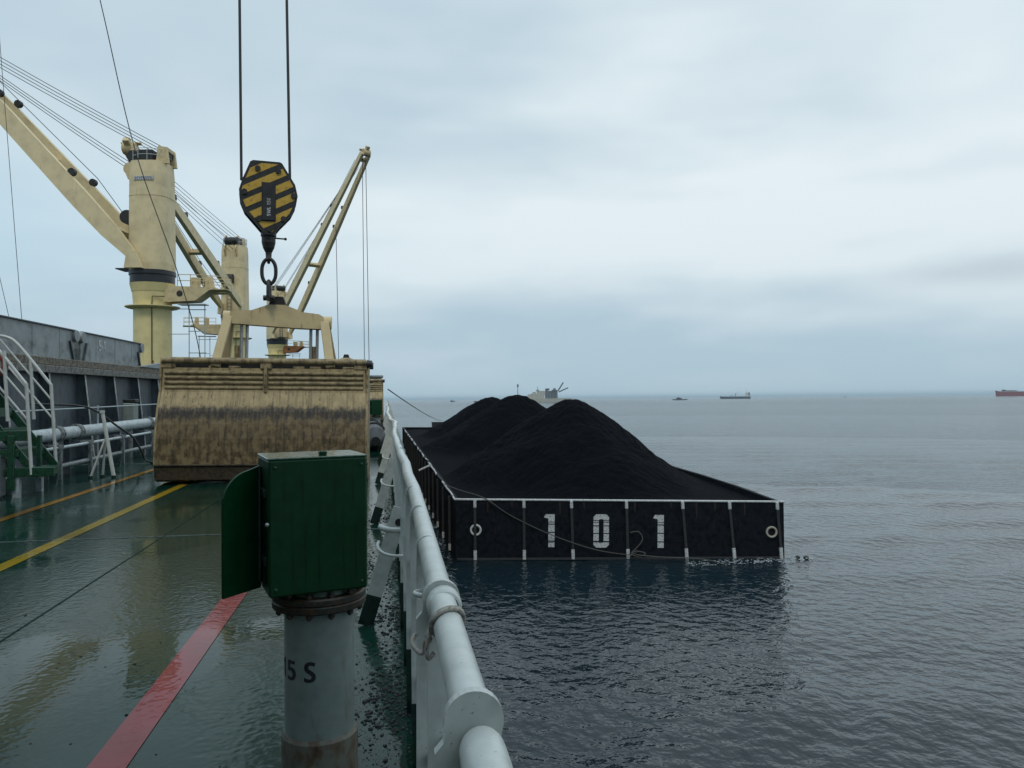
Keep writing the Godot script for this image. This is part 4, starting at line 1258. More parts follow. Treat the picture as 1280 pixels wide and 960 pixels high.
	ld.bar(Vector3(2.0, 8.0, 0.3), Vector3(3.9, 8.0, 0.3), 0.9, 0.06)
	part("ladder", ld, M.pipe_grey, t)

func build_cranes() -> void:
	build_crane(Vector3(-16.45, 0, 58.5), 0.83, Vector3(-33.4, 29.2, 61.3), "nearest cream deck crane, jib reaching out of frame to the left", 0.1, {"plate": true, "spread": 2.0, "deep": 1.6, "root": 0.75})
	build_crane(Vector3(-16.6, 0, 90.0), 0.82, Vector3(-20.2, 21.4, 66.0), "middle cream deck crane, jib passing behind the nearest crane", 2.9, {"plate": false, "deep": 1.3, "spread": 1.35})
	build_crane(Vector3(-17.3, 0, 129.0), 0.9, Vector3(-2.5, 34.2, 106.0), "farthest cream deck crane, jib raised steeply to the right", 0.2, {"plat": M.orange_rust, "deep": 1.35, "spread": 1.7})
	for e in [[Vector3(-2.95, 33.6, 106.2), Vector3(-2.8, 3.0, 106.2), "left of two fall ropes from the farthest crane's jib head"], [Vector3(-2.5, 34.0, 105.8), Vector3(-2.15, 3.0, 105.8), "right of two fall ropes from the farthest crane's jib head"], [Vector3(-6.9, 25.4, 112.5), Vector3(-6.55, 3.0, 112.5), "thin single rope hanging from the farthest crane's mid jib"]]:
		var r := MB.new()
		r.tube(PackedVector3Array([Vector3.ZERO, sv(e[1].x, e[1].y, e[1].z) - sv(e[0].x, e[0].y, e[0].z)]), 0.045, 6)
		solo("fall_rope", r, M.wire, sx(e[0].x, e[0].y, e[0].z), e[2], "wire rope", "ropes hanging from the farthest crane")
	var tl := MB.new()
	tl.tube(spline([sv(-11.6, 22.0, 30), sv(-10.22, 16.03, 30), sv(-9.05, 10.66, 30), sv(-7.57, 6.12, 30), sv(-6.79, 3.07, 30), sv(-6.6, 0.0, 30)]), 0.018, 6)
	solo("tag_line", tl, M.wire, S, "thin dark line slanting down across the nearest crane", "rope")
	for e in [[Vector3(-18.2, 20.0, 40), Vector3(-17.05, 4.0, 40), "thin wire hanging left of the nearest crane, longer one"], [Vector3(-18.9, 11.0, 40), Vector3(-17.5, 4.4, 40), "thin wire at the left edge above the hatch covers"]]:
		var r := MB.new()
		r.tube(PackedVector3Array([sv(e[0].x, e[0].y, e[0].z), sv(e[1].x, e[1].y, e[1].z)]), 0.014, 6)
		solo("hanging_wire", r, M.wire, S, e[2], "wire rope", "thin wires at the left edge")

func build_far_deck() -> void:
	# past the grab: rail-side gear
	var bl := thing("winch_housing", "grey-topped cream housing beside the far end of the rail", "winch housing", sx(-0.75, 0, 52.0))
	var b := MB.new(); b.box(Vector3(0, 1.3, 0), Vector3(1.0, 2.6, 1.2), Basis.IDENTITY, 0.03)
	part("body", b, M.cream_dirty, bl)
	b = MB.new(); b.box(Vector3(0, 2.68, 0), Vector3(1.2, 0.16, 1.4), Basis.IDENTITY, 0.03)
	part("roof", b, M.hull_grey, bl)
	b = MB.new()
	for i in 5:
		b.box(Vector3(0, 0.5 + i * 0.42, 0.62), Vector3(0.8, 0.08, 0.05))
	part("louvre", b, M.black, bl)
	var tb := thing("fender_bundle", "dark rubber fender lying on deck by the far rail", "fender", sx(-0.42, 0, 24.0, Basis(Vector3.UP, 0.05)))
	b = MB.new()
	b.tube(PackedVector3Array([Vector3(0, 0.3, 3.0), Vector3(0, 0.36, 2.5), Vector3(0.03, 0.38, 0), Vector3(0.03, 0.36, -4), Vector3(0, 0.3, -4.6)]), [0.12, 0.3, 0.34, 0.3, 0.12], 18)
	part("body", b, M.black, tb)
	b = MB.new()
	for q in [-3.0, -1.0, 1.0]:
		b.tube(arc(Vector3(0.02, 0.37, q), Vector3(0.35, 0, 0), Vector3(0, 0.35, 0), 0, TAU * 23 / 24, 23), 0.03, 6, true)
	part("strap", b, M.fender, tb)

func build_grit() -> void:         # spilled coal along the waterway inside the rail
	var rng := RandomNumberGenerator.new()
	rng.seed = 88
	var b := MB.new()
	b.xf = Transform3D(Basis.IDENTITY, Vector3(0, 0.2, 0))
	for i in 5:
		b.box(Vector3(rng.randf_range(-0.2, 0.2), rng.randf_range(-0.1, 0.1), rng.randf_range(-0.2, 0.2)), Vector3(0.8, 0.6, 0.7), Basis(Vector3(0.3, 0.8, 0.5).normalized(), i * 1.3))
	var xs := []
	for i in 9000:
		var z := 2.4 + pow(rng.randf(), 1.5) * 14.0
		var x := 0.17 - absf(rng.randfn(0.0, 0.16))
		if i % 3 == 0:
			var hz: float = [3.9, 4.3, 5.6, 7.2, 9.9][rng.randi() % 5]
			z = hz + rng.randfn(0, 0.16); x = 0.02 + rng.randfn(0, 0.10)
		var s := 0.003 + pow(rng.randf(), 7.0) * 0.016
		xs.append(Transform3D(Basis(Vector3.UP, rng.randf() * TAU).scaled(Vector3(s, s * 0.7, s)), sv(clampf(x, -1.0, 0.18), 0.0, z)))
	for i in 700:
		var s := 0.003 + pow(rng.randf(), 4.0) * 0.012
		xs.append(Transform3D(Basis(Vector3.UP, rng.randf() * TAU).scaled(Vector3(s, s * 0.6, s)), sv(rng.randf_range(-5.5, 0.0), 0.0, rng.randf_range(2.5, 14.0))))
	var mm := MultiMesh.new()
	mm.transform_format = MultiMesh.TRANSFORM_3D
	mm.mesh = b.mesh()
	mm.instance_count = xs.size()
	for i in xs.size():
		mm.set_instance_transform(i, xs[i])
	var o := MultiMeshInstance3D.new()
	o.name = "coal_grit"; o.multimesh = mm; o.material_override = M.grit
	add_child(o)
	o.transform = S
	tag(o, "black coal grit spilled on the wet deck along the rail", "coal grit")
	o.set_meta("kind", "stuff")

# ---------------------------------------------------------------- the barge
var BX := Transform3D()            # barge axes: x along the end wall from its port corner, y up from the water, z outwards

func rim(x: float, z: float) -> float:     # height of the barge's rim above the water
	var f := clampf(-z / 101.0, 0.0, 1.0)
	var l := 4.5 + 1.9 * f
	var r := 4.1 + 0.75 * (1.0 - exp(-f * 9.0)) + 1.35 * f
	return lerpf(l, r, clampf((x + 18.0 * f) / 24.5, 0.0, 1.0))

func bwall(x: float, f: float) -> Vector3:      # point on the plan of the barge: x across (0..1), f along (0..1)
	return Vector3(24.51 * x - 18.0 * f, 0, -101.0 * f)

func build_barge() -> void:
	var ux := Vector3(24.2, 0, 3.9).normalized()
	BX = Transform3D(Basis(ux, Vector3.UP, ux.cross(Vector3.UP)), Vector3(5.1, SEA, -57.4))
	var t := thing("coal_barge", "black flat-topped coal barge numbered 101 lying alongside", "barge", BX)
	# end and side walls, 0.3 thick
	var seg := 14
	for e in [[0.0, 0.0, 1.0, 0.0, "end_wall"], [0.0, 1.0, 1.0, 1.0, "end_wall"], [0.0, 0.0, 0.0, 1.0, "side_wall"], [1.0, 0.0, 1.0, 1.0, "side_wall"]]:
		var b := MB.new()
		for i in seg:
			var p := []
			for up in [0, 1]:
				for k in [[i, 0], [i + 1, 0], [i + 1, 1], [i, 1]]:
					var s: float = float(k[0]) / seg
					var x: float = lerpf(e[0], e[2], s); var f: float = lerpf(e[1], e[3], s)
					var q := bwall(x, f)
					if k[1] == 1:
						q = q.lerp(bwall(0.5, 0.5), 0.0) + (bwall(0.5, clampf(f, 0.01, 0.99)) - q).normalized() * 0.3 if e[4] == "side_wall" else q + Vector3(0, 0, -0.3 if f < 0.5 else 0.3)
					q.y = rim(q.x, q.z) if up == 1 else -3.0
					p.append(q)
			b.hexa(p)
		part(e[4], b, M.barge, t)
	var fl := MB.new()
	fl.quad(bwall(0.005, 0.002) + Vector3.UP * 4.05, bwall(0.995, 0.002) + Vector3.UP * 3.65, bwall(0.995, 0.998) + Vector3.UP * 5.7, bwall(0.005, 0.998) + Vector3.UP * 5.9, Vector3.UP)
	part("hold_floor", fl, M.coal, t)
	var chine := MB.new()                    # rubbing strake low on the end wall
	chine.bar(Vector3(0.1, 0.12, 0.1), Vector3(24.4, 0.02, 0.1), 0.2, 0.14)
	part("rubbing_strake", chine, M.fender, t)
	for e in [[0.05, 2.9, 24.4, 2.55], [0.05, 1.35, 24.4, 1.2]]:      # weld seams of the plating
		var sm := MB.new()
		sm.bar(Vector3(e[0], e[1], 0.008), Vector3(e[2], e[3], 0.008), 0.05, 0.03, Vector3.BACK)
		part("weld_seam", sm, M.barge, t)
	for x in [3.3, 6.9, 14.3, 18.7, 22.2]:
		var sm := MB.new()
		sm.bar(Vector3(x, 4.2, 0.007), Vector3(x, 0.2, 0.007), 0.045, 0.028, Vector3.BACK)
		part("weld_seam", sm, M.barge, t)
	for e in [[2.4, 0.9], [4.2, 0.5], [7.8, 1.1], [9.6, 0.6], [13.4, 0.9], [16.1, 0.5], [18.0, 1.3], [19.4, 0.7], [21.6, 1.0]]:      # rust that has run down from the rim
		var ru := MB.new()
		ru.prism(PackedVector2Array([Vector2(e[0] - 0.09, rim(e[0], 0) - 0.02), Vector2(e[0] + 0.07, rim(e[0], 0) - 0.02), Vector2(e[0] + 0.03, rim(e[0], 0) - e[1]), Vector2(e[0] - 0.02, rim(e[0], 0) - e[1] * 0.9)]), 0.012)
		part("rust_run", ru, M.rust_dark, t)
	var r1 := MB.new()
	r1.tube(PackedVector3Array([Vector3(-0.1, 4.55, 0.0), Vector3(8, 4.42, 0.02), Vector3(16, 4.29, 0.0), Vector3(24.55, 4.15, 0.0)]), 0.085, 10)
	part("rim_rail", r1, M.white_mark, t)
	var rng := RandomNumberGenerator.new()
	rng.seed = 31
	var f := 0.0
	while f < 0.97:                            # the side rail: dented, its white paint rubbed off in places
		var d := rng.randf_range(0.012, 0.03)
		var a := bwall(0.0, f); var c := bwall(0.0, f + d)
		a.y = rim(a.x, a.z) + 0.04 + rng.randf_range(-0.05, 0.05); c.y = rim(c.x, c.z) + 0.04 + rng.randf_range(-0.05, 0.05)
		a.x += rng.randf_range(-0.1, 0.1)
		var b := MB.new()
		b.tube(PackedVector3Array([a, c]), 0.075 if f < 0.5 else 0.1, 8)
		part("side_rail", b, M.white_mark if rng.randf() > 0.3 + f * 0.35 else M.fender, t)
		if rng.randf() < 0.8:
			var w := MB.new()
			var hh := rng.randf_range(0.3, 1.1)
			w.box(a + Vector3(-0.02, -hh / 2, 0), Vector3(0.02, hh, 0.05))
			part("paint_run", w, M.fender, t)
		f += d
	# upright fenders with white ends
	var lean := [0.0, 0.0, 0.08, 0.07, 0.25, 0.30, 0.25]
	for i in 7:
		var x: float = [1.45, 5.1, 8.65, 12.75, 16.95, 20.45, 24.0][i]
		var top := rim(x, 0)
		var b := MB.new()
		b.bar(Vector3(x, top - 0.5, 0.11), Vector3(x + lean[i] * 0.8, 0.75, 0.11), 0.20, 0.18, Vector3.BACK, 0.02)
		var ff := part("fender_post", b, M.fender, t)
		b = MB.new()
		b.bar(Vector3(x - lean[i] * 0.1, top + 0.02, 0.115), Vector3(x, top - 0.52, 0.115), 0.22, 0.2, Vector3.BACK, 0.02)
		part("white_top", b, M.white_mark, ff)
		b = MB.new()
		b.bar(Vector3(x + lean[i] * 0.8, 0.78, 0.115), Vector3(x + lean[i], 0.05 if i < 4 else -0.1, 0.115), 0.24, 0.2, Vector3.BACK, 0.02)
		part("white_foot", b, M.white_mark, ff)
	for i in 16:
		var q := bwall(0.0, 0.035 + i * 0.055)
		var hgt := rim(q.x, q.z)
		var b := MB.new()
		b.box(q + Vector3(-0.1, hgt / 2 + 0.2, 0), Vector3(0.2, hgt - 0.8, 0.22), Basis.IDENTITY, 0.02)
		var ff := part("fender_post", b, M.fender, t)
		b = MB.new()
		b.box(q + Vector3(-0.105, 0.35, 0), Vector3(0.2, 0.55, 0.24), Basis.IDENTITY, 0.02)
		part("white_foot", b, M.white_mark, ff)
	# the number: stencilled strokes with gaps
	for e in [["1", 7.05], ["0", 10.85], ["1", 15.20]]:
		var d := MB.new()
		d.xf = Transform3D(Basis(Vector3.BACK, -0.018), Vector3(e[1], rim(e[1], 0) - 2.22, 0.012))
		if e[0] == "1":
			d.prism(PackedVector2Array([Vector2(-0.48, 0.98), Vector2(-0.34, 1.22), Vector2(0.32, 1.22), Vector2(0.32, 0.52), Vector2(-0.14, 0.52), Vector2(-0.14, 0.90)]), 0.02)
			for y in [[-0.10, 0.44], [-0.74, -0.18], [-1.22, -0.82]]:
				d.prism(PackedVector2Array([Vector2(-0.14, y[0]), Vector2(0.32, y[0]), Vector2(0.32, y[1]), Vector2(-0.14, y[1])]), 0.02)
		else:
			for s: float in [1.0, -1.0]:
				var cap := PackedVector2Array([Vector2(-0.58, 0.80), Vector2(-0.58, 1.02), Vector2(-0.38, 1.24), Vector2(0.38, 1.24), Vector2(0.58, 1.02), Vector2(0.58, 0.80), Vector2(0.18, 0.80), Vector2(0.12, 0.88), Vector2(-0.12, 0.88), Vector2(-0.18, 0.80)])
				for i in cap.size():
					cap[i].y *= s
				d.prism(cap, 0.02)
				for y in [[0.42, 0.74], [-0.15, 0.34], [-0.74, -0.23]]:
					d.prism(PackedVector2Array([Vector2(0.18 * s, y[0]), Vector2(0.58 * s, y[0]), Vector2(0.58 * s, y[1]), Vector2(0.18 * s, y[1])]), 0.02)
		part("numeral", d, M.white_mark, t)
	var n := 0
	for x in [1.50, 23.55]:                   # white rings behind the outer fenders
		var b := MB.new()
		b.tube(arc(Vector3.ZERO, Vector3(0.36, 0, 0), Vector3(0, 0.36, 0), 0, TAU * 31 / 32, 31), 0.085, 10, true)
		solo("lifebuoy", b, M.white_far if n == 0 else M.pale_rope, BX * Transform3D(Basis.IDENTITY, Vector3(x, rim(x, 0) - 2.2, 0.09)), ["white ring hanging on the barge end, left of the number", "white ring hanging on the barge end, right of the number"][n], "ring buoy", "ring buoys on the barge's end wall")
		n += 1
	var bd := MB.new()
	bd.box(Vector3.ZERO, Vector3(1.35, 0.12, 0.4), Basis(Vector3.BACK, 0.42))
	solo("plank", bd, M.white_mark, Transform3D(Basis.IDENTITY, Vector3(3.75, -4.95, -75)), "pale plank sticking out over the barge's left rim", "plank")
	var bx := thing("deck_box", "low dark box on the barge's far end wall", "box", Transform3D(Basis.IDENTITY, Vector3(11.0, -4.05, -159.0)))
	bd = MB.new(); bd.box(Vector3(0, 0.5, 0), Vector3(3.2, 1.0, 1.6), Basis.IDENTITY, 0.05)
	part("body", bd, M.fender, bx)
	bd = MB.new(); bd.box(Vector3(0, 1.05, 0), Vector3(3.5, 0.12, 1.8), Basis.IDENTITY, 0.04)
	part("lid", bd, M.pipe_dull, bx)
	# ropes
	var rp := MB.new()
	rp.tube(spline([Vector3(4.75, -5.55, -66.0), Vector3(5.6, -5.45, -60.0), Vector3(7.2, -5.76, -57.0), Vector3(9.2, -7.1, -56.6), Vector3(12.2, -8.55, -55.95), Vector3(15.2, -9.6, -55.5), Vector3(17.65, -10.0, -55.0), Vector3(18.3, -9.85, -54.9)], 10), 0.034, 8)
	rp.tube(spline([Vector3(17.9, -8.4, -55.15), Vector3(18.5, -8.35, -55.0), Vector3(18.75, -8.9, -54.9), Vector3(18.3, -9.5, -54.9), Vector3(17.9, -9.9, -54.9), Vector3(18.4, -10.15, -54.8), Vector3(18.9, -9.9, -54.7), Vector3(18.2, -9.75, -54.85), Vector3(17.8, -10.1, -54.9)], 10), 0.04, 8)
	rp.tube(spline([Vector3(18.2, -10.0, -54.8), Vector3(20.0, -10.12, -54.2), Vector3(22.0, -10.16, -53.6), Vector3(23.4, -10.3, -53.0), Vector3(24.6, -10.6, -51.6)], 8), 0.04, 8)
	solo("towing_rope", rp, M.rope, Transform3D.IDENTITY, "slack grey rope drooping across the barge's numbered end, bunched at its middle", "rope")
	var mr := MB.new()
	mr.tube(sag(S * sv(0.14, 1.80, 45), Vector3(11.4, -2.75, -157.5), 0.35, 20), 0.036, 6)
	solo("mooring_line", mr, M.rope, Transform3D.IDENTITY, "thin mooring line from the ship's rail down to the barge's far end", "rope")
	# cargo
	coal_pile(Vector3(17.9, 1.7, -73.0), 0.82, 0.66, 301, "nearest of three black coal heaps, behind the barge's number")
	coal_pile(Vector3(18.2, 2.35, -106.0), 0.74, 1.0, 302, "middle of three black coal heaps on the barge")
	coal_pile(Vector3(18.6, 2.15, -136.0), 0.74, 1.0, 303, "farthest of three black coal heaps on the barge")
	var fm := MB.new()                        # thin scum of foam where the rope washes about
	for i in 220:
		var c := Vector3(rng.randf_range(21.3, 31.0), 0.0, 0.0)
		c.z = -53.0 + rng.randfn(0.0, 0.5) + (c.x - 22.0) * 0.02 + 0.3
		var rr := 0.03 + pow(rng.randf(), 5.0) * 0.13
		var ring := []
		for k in 9:
			ring.append(c + Vector3(cos(TAU * k / 9.0) * rr * rng.randf_range(1.0, 2.2), 0, sin(TAU * k / 9.0) * rr * rng.randf_range(0.3, 0.7)))
		for k in 9:
			fm.tri(c + Vector3.UP * 0.04, ring[k], ring[(k + 1) % 9], Vector3.UP, Vector3.UP, Vector3.UP)
	var foam := struct("sea_foam", fm, M.foam, Transform3D(Basis.IDENTITY, Vector3(0, SEA + 0.06, 0)))
	foam.set_meta("kind", "stuff")
	tag(foam, "broken white foam on the water at the barge's right end", "foam")
	var n2 := 0
	for e in [Vector3(30.15, SEA, -53.1), Vector3(30.7, SEA, -52.9)]:
		var fb := MB.new()
		fb.ball(Vector3(0, 0.06, 0), Vector3(0.17 + 0.05 * n2, 0.15, 0.17), 12)
		solo("float", fb, M.black, Transform3D(Basis.IDENTITY, e), ["smaller black float in the water close to the barge's right corner", "larger black float in the water, farther right of the barge's corner"][n2], "float", "floats off the barge's corner")
		n2 += 1

func coal_pile(peak: Vector3, slope: float, near_k: float, s: int, label: String) -> void:
	var rel := BX.affine_inverse() * peak
	var n1 := noise(s, 0.16, 4); var n2 := noise(s + 50, 1.1, 3)
	var rings := 84; var segs := 168
	var v := PackedVector3Array(); var nn := PackedVector3Array(); var idx := PackedInt32Array(); var uv := PackedVector2Array()
	for i in rings + 1:
		for j in segs + 1:
			var a := TAU * (j % segs) / segs
			var d := Vector3(cos(a), 0, sin(a))        # world bearing
			var far := 26.0
			var dl := BX.basis.inverse() * d
			# walk out to the wall
			var lo := 0.0; var hi := far
			for k in 12:
				var mid := (lo + hi) * 0.5
				var q := rel + dl * mid
				var f := -q.z / 101.0
				var x := (q.x + 18.0 * f) / 24.51
				if f > 0.004 and f < 0.996 and x > 0.013 and x < 0.987:
					lo = mid
				else:
					hi = mid
			var r := lo * pow(minf(1.0, float(i) / (rings - 1)), 0.9)
			var kk := near_k if d.z > 0.0 else 1.0
			var kx := 0.86 if d.x < 0.0 else 1.0
			var e := sqrt(d.x * d.x * kx * kx + d.z * d.z * lerpf(1.0, kk * kk, clampf(d.z, 0.0, 1.0)))
			var re := r * e
			var p := Vector3(peak.x, 0, peak.z) + d * r
			var y := peak.y - slope * (sqrt(re * re + 2.6) - 1.612)
			y += n1.get_noise_2d(p.x, p.z) * 0.42 * clampf(re / 4.0, 0.25, 1.0) + n2.get_noise_2d(p.x, p.z) * 0.16
			var q2 := rel + dl * r
			var floor_y := SEA + rim(q2.x, q2.z) - 0.25
			var soft := 0.4
			y = floor_y + soft * log(1.0 + exp(clampf((y - floor_y) / soft, -30.0, 30.0))) - 0.15
			if i == rings:
				y -= 1.2            # skirt down to the hold floor
			v.append(Vector3(p.x, y, p.z) - peak)
			uv.append(Vector2(p.x, p.z))
	nn.resize(v.size())
	for i in rings + 1:
		for j in segs + 1:
			var a := v[maxi(i - 1, 0) * (segs + 1) + j]; var b := v[mini(i + 1, rings) * (segs + 1) + j]
			var c := v[i * (segs + 1) + (j + segs - 1) % segs]; var d := v[i * (segs + 1) + (j + 1) % segs]
			var q := (d - c).cross(b - a)
			q = q.normalized() if q.length() > 1e-7 else Vector3.UP
			nn[i * (segs + 1) + j] = q if q.y > 0.0 else -q
			if i < rings and j < segs:
				var o := i * (segs + 1) + j
				idx.append_array(PackedInt32Array([o, o + segs + 1, o + segs + 2, o, o + segs + 2, o + 1]))
	var arr := []
	arr.resize(Mesh.ARRAY_MAX)
	arr[Mesh.ARRAY_VERTEX] = v; arr[Mesh.ARRAY_NORMAL] = nn; arr[Mesh.ARRAY_TEX_UV] = uv; arr[Mesh.ARRAY_INDEX] = idx
	var m := ArrayMesh.new()
	m.add_surface_from_arrays(Mesh.PRIMITIVE_TRIANGLES, arr)
	var o := MeshInstance3D.new()
	o.name = numbered("coal_heap"); o.mesh = m; o.material_override = M.coal
	add_child(o)
	o.position = peak
	tag(o, label, "coal heap", "coal heaps in the barge")

# ---------------------------------------------------------------- ships on the horizon
func hull_mesh(l: float, beam: float, h: float, sheer: float) -> MB:
	var b := MB.new()
	var st := [[-0.5, 0.7, 0.92], [-0.42, 1.0, 1.0], [0.3, 1.0, 1.0], [0.42, 0.7, 1.05], [0.5, 0.06, 1.25]]
	for i in st.size() - 1:
		var p := []
		for up in [0.0, 1.0]:
			var e0: Array = st[i]; var e1: Array = st[i + 1]
			var k0: float = e0[0] * l * (0.97 if up == 0.0 and e0[0] > 0.45 else 1.0); var k1: float = e1[0] * l * (0.96 if up == 0.0 and e1[0] > 0.45 else 1.0)
			var y0: float = -2.0 if up == 0.0 else h * lerpf(1.0, e0[2], sheer); var y1: float = -2.0 if up == 0.0 else h * lerpf(1.0, e1[2], sheer)
			p.append_array([Vector3(k0, y0, -beam / 2 * e0[1]), Vector3(k1, y1, -beam / 2 * e1[1]), Vector3(k1, y1, beam / 2 * e1[1]), Vector3(k0, y0, beam / 2 * e0[1])])
		b.hexa(p)
	return b

func build_far_ships() -> void:
	# bulk carrier to the right: dark hull, house aft (right)
	var t := thing("cargo_ship", "dark grey cargo ship far off on the horizon, house at its right end", "ship", Transform3D(Basis(Vector3.UP, PI - 0.45), Vector3(2389, SEA, -5000)))
	part("hull", hull_mesh(205, 30, 16, 1.0), M.far_hull, t)
	var b := MB.new(); b.box(Vector3(-78, 26, 0), Vector3(22, 22, 26)); b.box(Vector3(-78, 39, 0), Vector3(14, 5, 30))
	part("house", b, M.far_white, t)
	b = MB.new(); b.box(Vector3(-93, 32, 0), Vector3(9, 24, 9)); part("funnel", b, M.far_hull, t)
	b = MB.new(); b.cyl(Vector3(-76, 40, 0), Vector3(-76, 62, 0), 0.9, 0.6, 8); part("mast", b, M.far_hull, t)
	for e in [[-2.0, 26.0], [30.0, 8.0]]:
		b = MB.new(); b.cyl(Vector3(e[0], 14, 0), Vector3(e[0], 14 + e[1], 0), 2.0, 1.5, 10); b.cyl(Vector3(e[0], 14 + e[1] * 0.7, 0), Vector3(e[0] - 22, 18 + e[1], 0), 1.0, 0.6, 8)
		part("deck_crane", b, M.far_hull, t)
	# terminal ship behind the heaps
	t = thing("loading_ship", "cream and grey loading vessel with raised booms behind the coal heaps", "ship", Transform3D(Basis(Vector3.UP, PI - 0.1), Vector3(520, SEA, -2500)))
	part("hull", hull_mesh(190, 34, 13, 0.6), M.far_cream, t)
	b = MB.new()
	b.box(Vector3(30, 17, 0), Vector3(58, 9, 24)); b.box(Vector3(24, 25, 0), Vector3(40, 8, 22))
	part("lower_house", b, M.far_cream, t)
	for e in [[14.0, 33.0, 18.0, 10.0], [33.0, 31.0, 12.0, 7.0], [22.0, 39.0, 10.0, 6.0], [50.0, 24.0, 9.0, 6.0], [2.0, 30.0, 7.0, 16.0]]:
		b = MB.new(); b.box(Vector3(e[0], e[1], 0), Vector3(e[2], e[3], 14)); part("house", b, M.far_cream, t)
	b = MB.new(); b.cyl(Vector3(22, 40, 0), Vector3(22, 54, 0), 0.9, 0.5, 8); part("mast", b, M.far_hull, t)
	for e in [[-8.0, 26.0, 8.0, 40.0], [-19.0, 22.0, 9.0, 30.0], [-29.0, 24.0, 8.0, 34.0], [-39.0, 25.0, 9.0, 32.0], [-24.0, 36.0, 30.0, 3.0], [-12.0, 43.0, 9.0, 6.0], [-34.0, 44.0, 7.0, 5.0]]:
		b = MB.new(); b.box(Vector3(e[0], e[1], 0), Vector3(e[2], e[3], 20)); part("process_tower", b, M.far_grey, t)
	for e in [[Vector3(-46, 38, 0), Vector3(-64, 66, 0)], [Vector3(-48, 34, 0), Vector3(-80, 48, 0)]]:
		b = MB.new(); b.bar(e[0], e[1], 3.6, 3.6, Vector3.BACK)
		part("boom", b, M.far_hull, t)
	b = MB.new(); b.cyl(Vector3(88, 10, 0), Vector3(88, 58, 0), 1.3, 0.8, 8); b.box(Vector3(88, 56, 0), Vector3(5, 9, 5))
	part("flare_mast", b, M.far_hull, t)
	# tug
	t = thing("tugboat", "low dark tug on the horizon left of the dark cargo ship", "boat", Transform3D(Basis(Vector3.UP, PI), Vector3(1390, SEA, -3500)))
	part("hull", hull_mesh(74, 12, 4.5, 1.0), M.far_hull, t)
	b = MB.new(); b.box(Vector3(4, 7, 0), Vector3(26, 6, 8)); b.box(Vector3(6, 11, 0), Vector3(10, 4, 6))
	part("house", b, M.far_hull, t)
	b = MB.new(); b.cyl(Vector3(8, 12, 0), Vector3(8, 20, 0), 0.4, 0.3, 6); part("mast", b, M.far_hull, t)
	# red hull cut by the right edge
	t = thing("red_ship", "dull red ship hull at the right edge of the horizon", "ship", Transform3D(Basis(Vector3.UP, PI - 0.15), Vector3(3668, SEA + 4.0, -4000)))
	part("hull", hull_mesh(225, 30, 27, 1.0), M.far_red, t)
	b = MB.new(); b.box(Vector3(62, 33, 0), Vector3(16, 9, 14)); b.box(Vector3(20, 31, 0), Vector3(60, 5, 20)); part("deck_gear", b, M.far_hull, t)
	b = MB.new(); b.box(Vector3(-84, 44, 0), Vector3(24, 32, 26)); part("house", b, M.far_white, t)
	# small craft on the left
	t = thing("fishing_boat", "tiny dark boat on the horizon left of the coal heaps", "boat", Transform3D(Basis.IDENTITY, Vector3(344, SEA, -4000)))
	part("hull", hull_mesh(26, 7, 4.5, 1.0), M.far_hull, t)
	b = MB.new(); b.box(Vector3(-4, 7, 0), Vector3(7, 5, 4)); part("house", b, M.far_hull, t)
	t = thing("cargo_barge", "long low dark barge on the horizon touching the farthest coal heap", "barge", Transform3D(Basis.IDENTITY, Vector3(372, SEA, -3000)))
	part("hull", hull_mesh(62, 14, 5.0, 0.3), M.far_hull, t)
	b = MB.new(); b.box(Vector3(8, 6.5, 0), Vector3(30, 3, 10)); part("cargo", b, M.far_hull, t)
	b = MB.new()
	b.cyl(Vector3(0, 0, 0), Vector3(0, 22, 0), 1.2, 0.8, 8); b.box(Vector3(0, 1.5, 0), Vector3(12, 4, 5))
	solo("beacon", b, M.far_hull, Transform3D(Basis.IDENTITY, Vector3(3480, SEA, -5400)), "tiny marker mast on the horizon between the dark ship and the red one", "beacon")

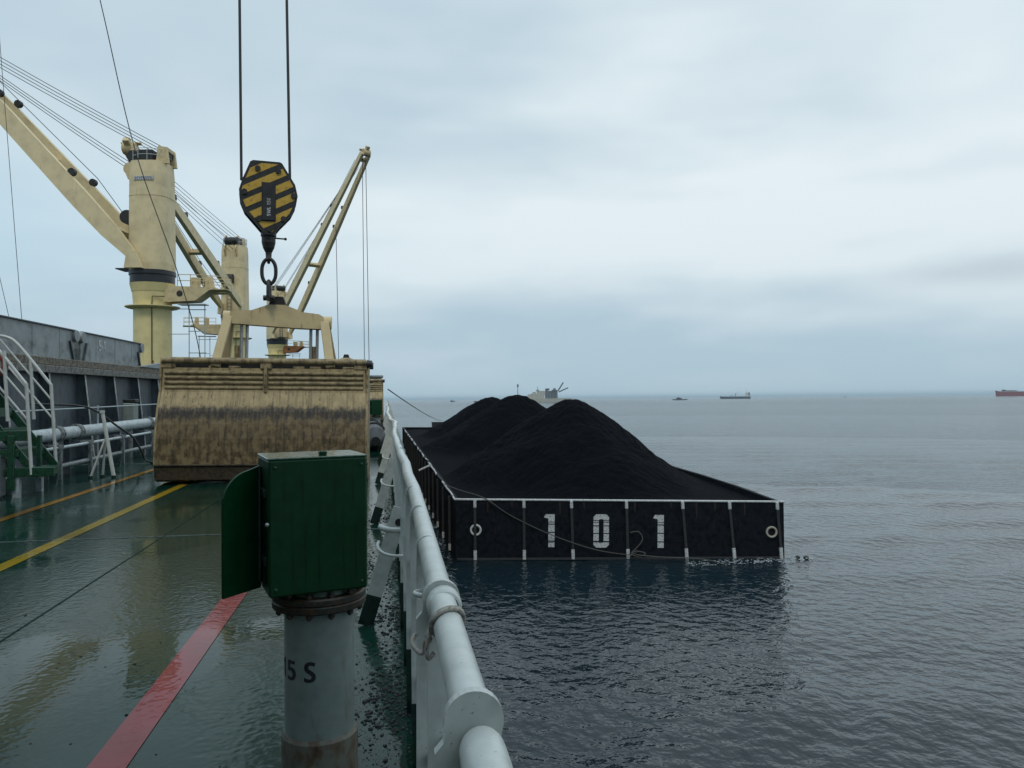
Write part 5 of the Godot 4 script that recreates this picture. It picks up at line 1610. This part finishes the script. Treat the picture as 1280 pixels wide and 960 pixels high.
# ----------------------------------------------------------------
func _ready() -> void:
	var cam := Camera3D.new()
	cam.name = "camera"
	var yaw := deg_to_rad(9.3513); var pitch := deg_to_rad(1.1219); var roll := deg_to_rad(0.5)
	var fwd := Vector3(sin(yaw) * cos(pitch), sin(pitch), -cos(yaw) * cos(pitch))
	var r0 := Vector3(cos(yaw), 0, sin(yaw)); var u0 := r0.cross(fwd)
	cam.transform = Transform3D(Basis(r0 * cos(roll) - u0 * sin(roll), u0 * cos(roll) + r0 * sin(roll), -fwd), Vector3(0, 1.6, 0))
	cam.fov = rad_to_deg(2.0 * atan(0.5)); cam.near = 0.05; cam.far = 40000.0
	add_child(cam)
	cam.current = true
	var env := Environment.new()
	env.background_mode = Environment.BG_SKY
	var sky := Sky.new()
	sky.sky_material = sky_panorama()
	env.sky = sky
	env.tonemap_mode = Environment.TONE_MAPPER_LINEAR
	env.tonemap_exposure = 1.0
	env.sdfgi_enabled = true; env.ssao_enabled = true; env.ssil_enabled = true
	env.fog_enabled = true; env.fog_density = 0.00004; env.fog_light_color = Color(0.74, 0.82, 0.87)
	var we := WorldEnvironment.new()
	we.name = "world_environment"; we.environment = env
	add_child(we)
	var sun := DirectionalLight3D.new()
	sun.name = "sun"
	sun.light_energy = 0.28; sun.light_angular_distance = 16.0; sun.light_color = Color(1.0, 0.95, 0.87); sun.shadow_enabled = true
	sun.transform = Transform3D(Basis.looking_at(Vector3(0.15, -1.0, -0.75).normalized()), Vector3(0, 60, 0))
	add_child(sun)

	materials()
	build_sea()
	build_deck()
	build_hatch()
	build_house()
	build_pipes()
	build_stairs()
	build_tripod()
	build_cranes()
	build_barge()
	build_rail()
	build_vent(3.35, -0.28, "green box-headed air vent nearest the camera, its grey post lettered 15S", true)
	build_vent(28.6, -0.33, "small far green box-headed air vent between the grab and the rail", false)
	build_grab("dirty cream clamshell grab in mid-deck, right behind the near green vent", sx(-2.17, 0.0, 15.0, Basis(Vector3.BACK, -0.014) * Basis(Vector3.UP, -0.01)))
	build_grab("second clamshell grab far forward, mostly hidden behind the first one", sx(-1.95, 0.0, 37.0, Basis(Vector3.UP, 0.03)))
	build_hook()
	build_far_deck()
	build_grit()
	build_far_ships()
